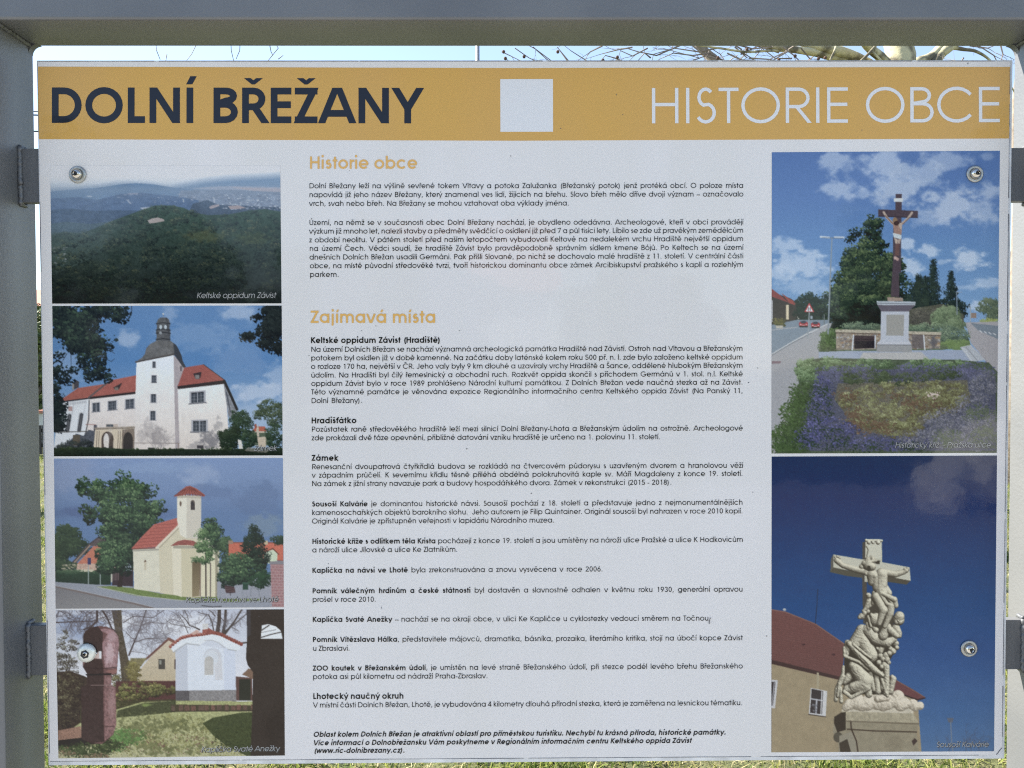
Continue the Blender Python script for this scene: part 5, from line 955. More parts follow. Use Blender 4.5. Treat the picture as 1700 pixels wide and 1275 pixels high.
for z in (.18, .44):
    mb = MB(); mb.box(-10.3, 12.62, z, -6.6, 12.66, z+.06); mb.build('rail', M_dark, fn)

# house on the right, mostly hidden by the board
hs_ = thing('house', 'grey roofed pale house beyond the grass at the right edge of the board', 'house', (19, 27, 0))
mb = MB(); mb.box(14.6, 25, -.1, 24, 33, 3.1); mb.build('wall', M_wall, hs_)
mb = MB(); mb.add([(14.1, 24.5, 3.0), (24.5, 24.5, 3.0), (24.5, 33.5, 3.0), (14.1, 33.5, 3.0), (14.1, 29, 5.9), (24.5, 29, 5.9)], [(0, 1, 5, 4), (2, 3, 4, 5), (0, 4, 3), (1, 2, 5), (0, 3, 2, 1)]); rf = mb.build('roof', M_roofg, hs_)
mb = MB(); mb.box(20.5, 28.4, 5.2, 21.2, 29.1, 6.6); mb.build('chimney', M_terra, rf)
for x in (15.6, 18.0, 20.6):
    mb = MB(); mb.box(x, 24.96, 1.0, x+1.1, 24.985, 2.3); w = mb.build('window', M_glass, hs_)
    mb = MB(); mb.box(x-.06, 24.93, .94, x, 24.99, 2.36); mb.box(x+1.1, 24.93, .94, x+1.16, 24.99, 2.36); mb.box(x, 24.93, 2.3, x+1.1, 24.99, 2.36); mb.box(x-.1, 24.9, .9, x+1.2, 24.99, .94); mb.box(x+.53, 24.94, 1, x+.57, 24.99, 2.3); mb.build('frame', M_white, w)
# white house far left
h2 = thing('house', 'white house with terracotta roof behind the bushes on the left', 'house', (-22, 38, 0))
mb = MB(); mb.box(-30, 36, -.1, -19, 44, 3.0); mb.build('wall', M_wall, h2)
mb = MB(); mb.add([(-30.5, 35.5, 2.9), (-18.5, 35.5, 2.9), (-18.5, 44.5, 2.9), (-30.5, 44.5, 2.9), (-30.5, 40, 5.6), (-18.5, 40, 5.6)], [(0, 1, 5, 4), (2, 3, 4, 5), (0, 4, 3), (1, 2, 5), (0, 3, 2, 1)]); mb.build('roof', M_terra, h2)
for x in (-28, -25, -22):
    mb = MB(); mb.box(x, 35.96, 1.0, x+1.1, 35.985, 2.3); mb.build('window', M_glass, h2)


def twigset(mb, p, d, L, r, depth, spread=.55, up_=.0):
    """a twig that forks into finer ones"""
    pts = [Vector(p)]; d = Vector(d).normalized(); kids = []
    for i in range(5):
        d = (d+Vector((RND.gauss(0, .13), RND.gauss(0, .13), RND.gauss(0, .13)+up_))).normalized(); pts.append(pts[-1]+d*L/5)
        if depth > 0 and i > 0 and RND.random() < .8: kids.append((pts[-1].copy(), (d+Vector((RND.gauss(0, spread), RND.gauss(0, spread), RND.gauss(0, spread)))).normalized()))
    mb.tube(pts, [r*(1-.12*i) for i in range(6)], 5, False)
    for q, e in kids: twigset(mb, q, e, L*.58, r*.55, depth-1, spread, up_)
    return pts[-1]


def limb(tree, D, pts, radii, m, name='limb', n=10):
    """a limb whose course is given by photo points, each at its own distance behind the board"""
    P = [Vector(at(x, y, D+dd)) for x, y, dd in pts]; Q = []; Rr = []
    for i in range(len(P)-1):
        for t in np.linspace(0, 1, 7)[:-1]:
            a, b = P[i], P[i+1]; p0 = P[max(i-1, 0)]; p3 = P[min(i+2, len(P)-1)]
            Q.append(.5*((2*a)+(b-p0)*t+(2*p0-5*a+4*b-p3)*t*t+(3*a-p0-3*b+p3)*t**3)); Rr.append((radii[i]*(1-t)+radii[i+1]*t)*(1+.07*(RND.random()-.5)))
    Q.append(P[-1]); Rr.append(radii[-1]); mb = MB(); mb.tube(Q, Rr, n); return mb.build(name, m, tree, True)


# big plane tree behind the right half of the board
D = 5.6
tb = at(1492, 140, D); pt_ = thing('plane_tree', 'large bare plane tree with mottled bark and pale limbs above the board, right', 'tree', (tb[0], tb[1], 0))
mb = MB(); mb.tube([(tb[0]-.05, tb[1], -.1), (tb[0], tb[1], .5), (tb[0]+.04, tb[1]+.03, 2), (tb[0], tb[1], tb[2]), tuple(at(1496, 95, D)), tuple(at(1485, 50, D)), tuple(at(1470, -120, D+.1)), tuple(at(1440, -420, D+.2))], [.27, .21, .17, .125, .115, .105, .09, .05], 14, bumpy=.05); mb.build('trunk', M_bark, pt_, True)
LM = [([(1480, 150, 0), (1440, 118, -.1), (1400, 98, -.15), (1352, 87, -.2), (1290, 78, -.3), (1200, 60, -.4), (1090, 20, -.5)], [.075, .066, .055, .036, .03, .022, .012]),
      ([(1470, 128, 0), (1432, 103, -.1), (1395, 86, -.2), (1330, 70, -.2), (1250, 40, -.1)], [.07, .06, .05, .035, .02]),
      ([(1500, 140, 0), (1520, 106, .1), (1548, 93, .15), (1575, 60, .2), (1600, 10, .3)], [.07, .05, .045, .04, .02]),
      ([(1520, 165, .1), (1545, 118, .1), (1560, 92, .15), (1580, 76, .15), (1650, 20, .3)], [.06, .055, .05, .045, .025]),
      ([(1578, 78, .15), (1600, 82, .2), (1622, 86, .25), (1648, 105, .3), (1690, 160, .4)], [.025, .017, .015, .011, .007]),
      ([(1480, 115, 0), (1462, 95, -.15), (1440, 76, -.3), (1400, 30, -.5)], [.05, .045, .04, .02])]
for p, r in LM: limb(pt_, D, p, [q*.86 for q in r], M_bark)
lt = [([(1395, 125, -.6), (1425, 105, -.6), (1452, 78, -.6), (1470, 50, -.6)], [.008, .011, .011, .009]), ([(1446, 84, -.6), (1462, 100, -.6), (1480, 125, -.6)], [.009, .008, .006]), ([(1370, 120, -.5), (1380, 96, -.5), (1388, 78, -.5), (1396, 40, -.5)], [.009, .01, .011, .012]),
      ([(1352, 88, -.2), (1290, 84, -.3), (1240, 86, -.5), (1195, 80, -.6), (1120, 70, -.7)], [.008, .01, .009, .008, .004])]
for p, r in lt: limb(pt_, D, p, r, M_bark, n=7)
mb = MB()
def twig_px(mb, D, pts, r0, r1, forks=True):
    P = [Vector(at(x, y, D+.1*RND.random())) for x, y in pts]; mb.tube(P, [r0+(r1-r0)*i/(len(P)-1) for i in range(len(P))], 5, False)
    if forks:
        for i in range(1, len(P)):
            if RND.random() < .9: twigset(mb, P[i], (P[i]-P[i-1]).normalized()+Vector((RND.gauss(0, .7), RND.gauss(0, .4), RND.gauss(0, .7))), .16, r1*.8, 1, .6)
for p in ([(1320, 75), (1300, 88), (1275, 100), (1262, 112)], [(1310, 84), (1290, 96), (1270, 108)], [(1330, 80), (1345, 98), (1340, 106)], [(1220, 78), (1240, 96), (1224, 104), (1212, 112)], [(1190, 80), (1160, 86), (1120, 80), (1085, 90)], [(1180, 88), (1150, 92), (1118, 88), (1100, 96)],
          [(1130, 75), (1090, 92), (1060, 86), (1040, 80)], [(1075, 80), (1050, 93), (1030, 84)], [(1000, 76), (980, 86), (975, 92)], [(1040, 104), (1020, 96), (1005, 92)], [(1080, 96), (1070, 88), (1060, 100)], [(1230, 90), (1260, 76), (1268, 70)], [(1300, 78), (1318, 92), (1330, 104)],
          [(1560, 70), (1600, 60), (1650, 92), (1660, 112)], [(1660, 70), (1665, 90), (1658, 112)], [(1600, 96), (1594, 104)], [(1610, 76), (1640, 80), (1650, 76)], [(1200, 100), (1180, 90), (1150, 100)], [(1150, 76), (1170, 92), (1190, 98)]):
    twig_px(mb, D-.5, p, .0065, .0032)
for _ in range(22):
    x = 1010+RND.random()*320; y = 66+RND.random()*40; dx = RND.choice([-1, 1])*(14+RND.random()*26); twig_px(mb, D-.5+RND.random(), [(x, y), (x+dx, y+RND.gauss(0, 7)), (x+dx*1.9, y+RND.gauss(0, 12))], .0075, .0034)
for _ in range(26):                                   # the rest of the crown, above the rail
    a = at(1000+RND.random()*700, -60-RND.random()*420, D+RND.random()*1.6-.6); twigset(mb, a, (RND.gauss(0, 1), RND.gauss(0, .6), RND.random()), .9, .016, 2, .5)
stuff(mb.build('twigs', M_twig, pt_))
sb0 = None
for x, y in ((1025, 95), (1359, 97), (1370, 96), (1001, 100), (1320, 93), (1240, 82), (1293, 99), (1192, 96)):
    c = at(x, y, D-.5)
    if sb0 is None:
        mb = MB(); mb.lathe([(.001, -.014), (.009, -.010), (.0135, 0), (.009, .010), (.001, .014)], (0, 0, 0), 'z', 10); sb0 = mb.build('seed_ball', mat('seed_ball', (.10, .06, .045), .9), None, True)
        sb0.parent = pt_; sb0.location = Vector(c)-pt_.location; continue
    o = sb0.copy(); COL.objects.link(o); o.parent = pt_; o.location = Vector(c)-pt_.location

# second bare tree, left of it
D2 = 8.0; q = at(1130, 95, D2); t2 = thing('plane_tree', 'slender dark limbed bare tree crossing the sky gap just right of centre', 'tree', (q[0]+1.4, q[1], 0))
mb = MB(); mb.tube([(q[0]+1.4, q[1], -.1), (q[0]+1.35, q[1], 1.5), (q[0]+1.1, q[1], 3.2), tuple(at(1205, 170, D2)), tuple(at(1190, 104, D2)), tuple(at(1166, 82, D2)), tuple(at(1120, 10, D2)), tuple(at(1060, -200, D2))], [.2, .17, .14, .10, .058, .05, .045, .03], 10, bumpy=.05); mb.build('trunk', M_bark2, t2, True)
mb = MB(); 
for p in ([(930, 112), (890, 82), (850, 60)], [(945, 104), (925, 78)], [(885, 78), (905, 96), (915, 104)], [(855, 80), (878, 96), (895, 104)], [(833, 86), (850, 94), (862, 100)], [(838, 97), (846, 102)], [(1150, 110), (1160, 96), (1100, 80)], [(1205, 104), (1196, 90), (1180, 80)]): twig_px(mb, D2, p, .014 if p[0][0] == 945 else .006, .004)
for _ in range(14):
    a = at(860+RND.random()*400, -40-RND.random()*400, D2+RND.random()*1.5); twigset(mb, a, (RND.gauss(0, 1), RND.gauss(0, .6), RND.random()), 1.0, .018, 2, .5)
stuff(mb.build('twigs', M_twig, t2))
for x, y in ((836, 86), (839, 97), (870, 94), (926, 86)):
    o = sb0.copy(); COL.objects.link(o); o.parent = t2; o.location = Vector(at(x, y, D2))-t2.location; o.scale = (1.5, 1.5, 1.5)

# birch-like tree with hanging twigs, left
D3 = 6.5; q = at(330, 60, D3); t3 = thing('birch_tree', 'bare birch whose thin twigs hang above the left half of the board', 'tree', (at(14, 900, D3+1)[0], D3+1, 0))
xb = at(14, 900, D3+1)[0]; mb = MB(); mb.tube([(xb, D3+1, -.1), tuple(at(16, 500, D3+1)), tuple(at(18, 90, D3+1)), tuple(at(24, -180, D3+1)), tuple(at(160, -420, D3+1)), tuple(at(320, -460, D3+1))], [.13, .11, .085, .06, .045, .03], 10); 
tr3 = mb.build('trunk', mat('birch_bark', (.55, .53, .5), .8, noise=.12, nscale=12, col2=(.12, .1, .1)), t3, True)
mb = MB()
for p in ([(256, 52), (260, 84), (266, 99)], [(330, 40), (326, 74), (318, 90), (310, 100)], [(382, 40), (384, 84), (388, 101)], [(400, 50), (398, 84), (392, 98)], [(450, 60), (462, 80), (452, 92), (444, 102)], [(448, 76), (450, 86), (453, 92)], [(277, 90), (275, 102)], [(462, 98), (470, 92)]):
    twig_px(mb, D3, p, .0045, .003, False)
mb.tube([at(18, -60, D3+.8), at(110, 20, D3+.3), at(200, 46, D3), at(330, 50, D3), at(420, 52, D3), at(475, 58, D3)], [.022, .017, .013, .010, .007, .005], 6)
for _ in range(18):
    a = at(200+RND.random()*300, -230-RND.random()*300, D3+RND.random()); twigset(mb, a, (RND.gauss(0, .5), RND.gauss(0, .5), -.4), .7, .008, 2, .4, -.05)
stuff(mb.build('twigs', M_twig, t3))

# dark trunk seen through the right-hand gap
D4 = 9.0; q = at(1685, 200, D4); t4 = thing('tree', 'bare tree whose dark trunk shows in the narrow gap right of the board', 'tree', (q[0]+.1, q[1], 0))
mb = MB(); mb.tube([(q[0]+.12, q[1], -.1), (q[0]+.1, q[1], 2.0), tuple(at(1689, 300, D4)), tuple(at(1686, 240, D4)), tuple(at(1687, 170, D4)), tuple(at(1690, 140, D4)), tuple(at(1702, 40, D4)), tuple(at(1710, -200, D4))], [.17, .14, .05, .055, .05, .045, .04, .03], 10, bumpy=.15); mb.build('trunk', M_bark2, t4, True)
mb = MB()
for _ in range(14):
    a = at(1700+RND.random()*160, -20-RND.random()*300, D4+RND.random()); twigset(mb, a, (RND.gauss(0, 1), RND.gauss(0, .6), .5), .9, .016, 2, .5)
stuff(mb.build('twigs', M_twig, t4))

# lamp post and overhead cables
M_galv = mat('galvanised_steel', (.42, .43, .45), .45, .8, noise=.1, nscale=30)
DL = 16.0; q = at(793, 90, DL); lp = thing('lamp_post', 'slim grey lamp post rising into the sky behind the board centre', 'lamp post', (q[0], q[1], 0))
mb = MB(); mb.tube([(q[0], q[1], 0), (q[0], q[1], 1.2), (q[0], q[1], 9.6)], [.07, .05, .04], 12); mb.build('pole', M_galv, lp, True)
mb = MB(); mb.tube([(q[0], q[1], 9.5), (q[0]+.2, q[1], 9.75), (q[0]+.9, q[1], 9.85)], [.035, .03, .028], 8); mb.build('arm', M_galv, lp, True)
mb = MB(); mb.tube([(q[0]+.8, q[1], 9.85), (q[0]+1.1, q[1], 9.86), (q[0]+1.5, q[1], 9.84)], [.05, .1, .06], 10); mb.build('lantern', M_galv, lp, True)
M_cable = mat('cable_rubber', (.02, .02, .022), .6)
DP = 14; e0 = at(-160, 205, DP)
pp = thing('utility_pole', 'grey utility pole left of the frame carrying the cables', 'pole', (e0[0], e0[1], 0)); mb = MB(); mb.tube([(e0[0], e0[1], -.1), (e0[0], e0[1], 7.4)], [.13, .09], 12); mb.build('pole', M_bark2, pp, True)
for i, (ya, yb, r, lb) in enumerate(((186, 188, .009, 'thin upper overhead cable left of the board'), (190, 194, .014, 'thick middle overhead cable left of the board'), (219, 221, .013, 'lowest overhead cable left of the board'))):
    a = Vector(at(-160, ya-3, DP)); b = Vector(at(60, yb-3, DP)); c = Vector(at(700, ya+30, DP+20)); mb = MB(); mb.tube([a, (a+b)/2+Vector((0, 0, -.01)), b, (b+c)/2+Vector((0, 0, -.35)), c], r, 6)
    o = mb.build('overhead_cable', M_cable, None, True); o['label'] = lb; o['category'] = 'cable'; o['group'] = 'overhead cables left of the board'
for i, (x, lb) in enumerate(((700, 'far utility pole hidden behind the board'),)):
    c = at(x, 216, DP+20); po = thing('utility_pole', lb, 'pole', (c[0], c[1], 0)); mb = MB(); mb.tube([(c[0], c[1], -.1), (c[0], c[1], c[2]+.4)], [.13, .09], 12); mb.build('pole', M_bark2, po, True)

# unseen viewer's side: trees, then a house, wall and stones added for their reflections
for i, (x, y, h, w, lb) in enumerate(((-7.5, -13, 5.2, 2.6, 'dense evergreen tree on the viewer side, left'), (-2.6, -15, 4.2, 2.3, 'rounded evergreen tree on the viewer side, near the middle'), (2.4, -14, 3.4, 1.5, 'small evergreen tree on the viewer side, right of the middle'), (8.8, -13, 5.6, 2.6, 'tall evergreen tree on the viewer side, far right'))):
    t = thing('evergreen_tree', lb, 'tree', (x, y, 0), 'evergreen trees on the viewer side'); leafcloud('crown', (x, y, h*.55), w, w, h*.45, 5200, .16, HG, t, 20+i)
    mb = MB(); mb.tube([(x, y, -.1), (x, y, h*.7)], [.16, .08], 8); mb.build('trunk', M_bark2, t, True)
hv = thing('house', 'white house with red roof on the viewer side seen only as glare', 'house', (-1, -26, 0)); mb = MB(); mb.box(-4.6, -33, -.1, 1.4, -25, 4.2); mb.build('wall', mat('glare_plaster', (.80, .79, .77), .85, noise=.15, nscale=2, col2=(.72, .71, .69)), hv); mb = MB(); mb.add([(-5, -33.4, 4.1), (1.8, -33.4, 4.1), (1.8, -24.6, 4.1), (-5, -24.6, 4.1), (-5, -29, 7), (1.8, -29, 7)], [(0, 1, 5, 4), (2, 3, 4, 5), (0, 4, 3), (1, 2, 5), (0, 3, 2, 1)]); mb.build('roof', M_terra, hv)  # unseen house, added to throw pale glare on the middle of the sheet
for x in (-3.8, -1.6):
    mb = MB(); mb.box(x, -25.01, 1.2, x+1.0, -24.97, 2.6); mb.build('window', M_glass, hv)
wt = thing('garden_wall', 'long low whitewashed wall on the viewer side, far right', 'wall', (14, -22, 0)); mb = MB(); mb.box(10.6, -22.3, -.1, 19, -22, 1.95); mb.build('wall', mat('glare_whitewash', (.80, .78, .74), .8, noise=.15, nscale=2, col2=(.7, .68, .64)), wt); mb = MB(); mb.box(10.55, -22.36, 1.95, 19.05, -21.94, 2.0); mb.build('coping', M_roofg, wt)  # unseen wall, added so its sheen lies over the board's right side
M_glare_stone = mat('pale_glare_stone', (.72, .70, .66), .8, noise=.2, nscale=6, col2=(.55, .53, .5), bump=.01, bscale=12)  # unseen stones, invented to make two bright blobs in the laminate
for i, (px, py, r, lb) in enumerate(((1573, 817, .36, 'smaller white stone on the viewer side, added unseen for a glare spot on the board'), (1650, 778, .62, 'larger white stone on the viewer side, added unseen for a glare spot on the board'))):
    a = at(px, py); d = ray(px, py); t = (a[2]-r*.55)/(-d[2]); c = (a[0]+d[0]*t, -d[1]*t, r*.45); bm = bmesh.new(); bmesh.ops.create_icosphere(bm, subdivisions=3, radius=r)
    for v in bm.verts:
        n = v.co.normalized(); v.co *= 1+.16*math.sin(n.x*5+i)*math.sin(n.y*4+1)+.09*math.sin(n.z*9+n.x*7)
    me = bpy.data.meshes.new('glare_boulder'); bm.to_mesh(me); bm.free(); me.materials.append(M_glare_stone); o = bpy.data.objects.new('glare_boulder', me); COL.objects.link(o); o.location = c; o['label'] = lb; o['category'] = 'glare_boulder'

# ------------------------------------------------------------------ FRAME: square tube posts and rail, lugs, welds
M_steel = mat('grey_frame_paint', (.148, .153, .163), .44, .30, noise=.14, nscale=6, col2=(.185, .188, .194), bump=.0004, bscale=220)
M_weld = mat('painted_weld', (.12, .125, .14), .5, .4, noise=.25, nscale=90, col2=(.17, .175, .18), bump=.0006, bscale=300)
XI, ZT, DP_ = .6277, 1.9685, .04
fr = thing('metal_frame', 'grey painted square tube frame standing around the information board', 'frame', (0, 0, 0))
for s in (-1, 1):
    mb = MB(); x0, x1 = (XI, XI+.08) if s > 0 else (-XI-.08, -XI); mb.box(x0, -DP_, -.3, x1, DP_, ZT+.0795); bevel(mb.build('post', M_steel, fr), .002)
mb = MB(); mb.box(-XI+.0005, -DP_+.0006, ZT, XI-.0005, DP_-.0006, ZT+.08); bevel(mb.build('top_rail', M_steel, fr), .004)
mb = MB(); mb.box(-XI+.0005, -DP_+.0006, .32, XI-.0005, DP_-.0006, .40); bevel(mb.build('bottom_rail', M_steel, fr), .004)


def weld(pts, r, name='weld_bead'):
    P = [Vector(p) for p in pts]; Q = []
    for i in range(len(P)-1):
        k = max(2, int((P[i+1]-P[i]).length/.0022))
        for j in range(k): Q.append(P[i].lerp(P[i+1], j/k)+Vector([RND.gauss(0, r*.10) for _ in range(3)]))
    Q.append(P[-1]); mb = MB(); mb.tube(Q, [r*(.72+.07*math.sin(i*1.7)+.10*(RND.random()-.5)) for i in range(len(Q))], 8); return mb.build(name, M_weld, fr, True)


for s in (-1, 1):                                     # corner welds: fillets round the inside of each joint
    x = s*XI
    weld([(x, -.040, ZT+.078), (x, -.0405, ZT+.002)], .0022)
    weld([(x-s*.001, -.038, ZT-.001), (x-s*.001, .038, ZT-.001)], .0042)
    mb = MB(); a = []                                  # small triangular fillet seen at the back corner
    for t in range(9):
        q = math.pi/2*t/8; a.append((x-s*.012*(1-math.sin(q)), ZT-.012*(1-math.cos(q))))
    poly = [(x+s*.0005, ZT+.0005)]+a[::-1]; v = [(p[0], .030, p[1]) for p in poly]+[(p[0], .0392, p[1]) for p in poly]; k = len(poly)
    mb.add(v, [tuple(range(k)), tuple(range(k, 2*k))[::-1]]+[(i, (i+1) % k, k+(i+1) % k, k+i) for i in range(k)]); mb.build('weld_fillet', M_weld, fr)
    mb = MB(); mb.lathe([(.001, -.004), (.010, -.0025), (.016, 0), (.018, .002)], (x+s*.012, -.0395, ZT-.012), 'y', 14); mb.build('weld_spatter', M_weld, fr, True)
for s in (-1, 1):
    for z0, z1 in ((1.7645, 1.8310), (1.1745, 1.2380)):
        xa, xb = sorted((s*(XI-.0005), s*.565)); mb = MB(); mb.box(xa, .0062, z0, xb, .0182, z1); bevel(mb.build('mounting_lug', M_steel, fr), .0012)
        x = s*(XI+.0002); weld([(x-s*.002, .0058, z1+.001), (x-s*.0025, .0050, (z0+z1)/2), (x-s*.002, .0058, z0-.002)], .0042)
        weld([(x-s*.001, .006, z1+.002), (x-s*.001, .018, z1+.002)], .0040); weld([(x-s*.001, .006, z0-.002), (x-s*.001, .018, z0-.002)], .0034)

# ------------------------------------------------------------------ INFORMATION BOARD
ib = thing('information_board', 'white printed information board with orange header, Czech text and six photographs', 'board', (0, 0, BASE))
M_alu = mat('composite_panel', (.60, .61, .63), .45, .2, noise=.1, nscale=30)
M_edge = mat('film_edge', (.10, .10, .115), .6, noise=.2, nscale=90)


def glossy(m):
    """clear laminate over the print: sharp, slightly wavy reflections"""
    p = m.node_tree.nodes['Principled BSDF']; N = m.node_tree.nodes; L = m.node_tree.links
    p.inputs['Roughness'].default_value = .5; p.inputs['Specular IOR Level'].default_value = .12; p.inputs['Coat Weight'].default_value = .6; p.inputs['Coat Roughness'].default_value = .05; p.inputs['Coat IOR'].default_value = 1.45
    tc = N.new('ShaderNodeTexCoord'); outs = None
    for sc, di in ((9.0, .00045), (70.0, .000035)):
        t = N.new('ShaderNodeTexNoise'); t.inputs['Scale'].default_value = sc; t.inputs['Detail'].default_value = 3; L.new(tc.outputs['Object'], t.inputs['Vector'])
        b = N.new('ShaderNodeBump'); b.inputs['Strength'].default_value = 1; b.inputs['Distance'].default_value = di; L.new(t.outputs['Fac'], b.inputs['Height'])
        if outs: L.new(outs, b.inputs['Normal'])
        outs = b.outputs[0]
    L.new(outs, p.inputs['Coat Normal']); return m


M_film = glossy(mat('white_film', ink((209, 209, 217)), .4, noise=.22, nscale=1.6, col2=[c*.965 for c in ink((207, 207, 212))], nstretch=(7, 1, 1)))
M_orange = glossy(mat('orange_print', ink((193, 155, 86)), .4, noise=.2, nscale=2, col2=[c*1.05 for c in ink((186, 150, 92))], nstretch=(4, 1, 1)))
M_navy = glossy(mat('navy_print', ink((44, 47, 57)))); M_text = glossy(mat('text_print', ink((22, 25, 34)))); M_silver = glossy(mat('pale_print', ink((205, 208, 218))))
M_gold = glossy(mat('gold_print', ink((206, 166, 104)))); M_photo = glossy(mat('photo_print', (.5, .5, .5), attr='print')); M_cap = glossy(mat('caption_print', ink((160, 162, 166)))); M_capsh = glossy(mat('caption_shadow_print', ink((66, 68, 72))))


def plate(name, cor, y0, y1, m, parent):
    """thin plate between y0 (front) and y1 (back) whose front corners sit at photo points"""
    P = [at(*c, y0) for c in cor]; n = len(P); v = [tuple(p) for p in P]+[(p[0], y1, p[2]) for p in P]
    return meshobj(name, v, [tuple(range(n))[::-1], tuple(range(n, 2*n))]+[(i, (i+1) % n, n+(i+1) % n, n+i) for i in range(n)], m, parent)


pn = plate('panel', [(61.3, 100.5), (1681, 100), (1667.3, 1259.2), (80.8, 1270.6)], .0008, .0040, M_alu, ib)
sheet = plate('print_sheet', [(62.5, 102.2), (1676.5, 102), (1671, 640), (1663.5, 1241), (1656, 1253), (83, 1263.5)], 0, .0006, M_film, ib)
# dark lifted edges of the film, broken into runs
mb = MB()
def edge(p, q, w, segs):
    for a, b in segs:
        a_ = at(p[0]+(q[0]-p[0])*a, p[1]+(q[1]-p[1])*a, -.0001); b_ = at(p[0]+(q[0]-p[0])*b, p[1]+(q[1]-p[1])*b, -.0001); k = max(2, int((Vector(b_)-Vector(a_)).length/.03)); pts = []
        for i in range(k+1):
            c = Vector(a_).lerp(Vector(b_), i/k); pts.append(c)
        mb.tube(pts, [w*(.5+.7*RND.random()) for _ in pts], 4)
edge((62, 101.5), (1676, 101.2), .00045, [(0, .12), (.125, .33), (.332, .52), (.525, .70), (.704, .90), (.905, .985)])
edge((1676.8, 103), (1671.2, 640), .0005, [(0.02, .1), (.13, .2), (.22, .42), (.47, .8), (.84, .99)]); edge((1671.2, 640), (1663.7, 1241), .0005, [(0, .35), (.37, .6), (.62, .8), (.83, .97)])
edge((83, 1264.0), (1656, 1253.4), .0004, [(0, .2), (.203, .5), (.505, .74), (.75, .98)]); edge((62.2, 104), (82.5, 1262), .0004, [(0, .1), (.2, .3), (.5, .62), (.8, .99)]); edge((1663.5, 1241), (1654, 1253), .0006, [(0, 1)])
stuff(mb.build('film_edge', M_edge, ib))
plate('header_band', [(63, 110.5), (850, 113), (1677.3, 111), (1675.6, 229.8), (850, 233.5), (64.3, 231)], -.0002, -.00005, M_orange, ib)
plate('blank_patch', [(830.5, 131.3), (918, 131.2), (918.2, 218.6), (830.8, 218.8)], -.0004, -.00025, M_silver, ib)
lettering('title_lettering', [(81, 204, 703, 204.8, 81.8, [('B', 'DOLN\u00cd B\u0158E\u017dANY')])], M_navy, ib, stem=.137, track=True)
lettering('title_lettering', [(1076.5, 204.8, 1663, 202.8, 81.6, [('R', 'HISTORIE OBCE')])], M_silver, ib, stem=.069, track=True)
lettering('heading_lettering', [(513, 280, 693.5, 280, 28.2, [('B', 'Historie obce')])], M_gold, ib, stem=.115, track=True)
lettering('heading_lettering', [(515, 536, 724, 536, 28.2, [('B', 'Zaj\u00edmav\u00e1 m\u00edsta')])], M_gold, ib, stem=.115, track=True)

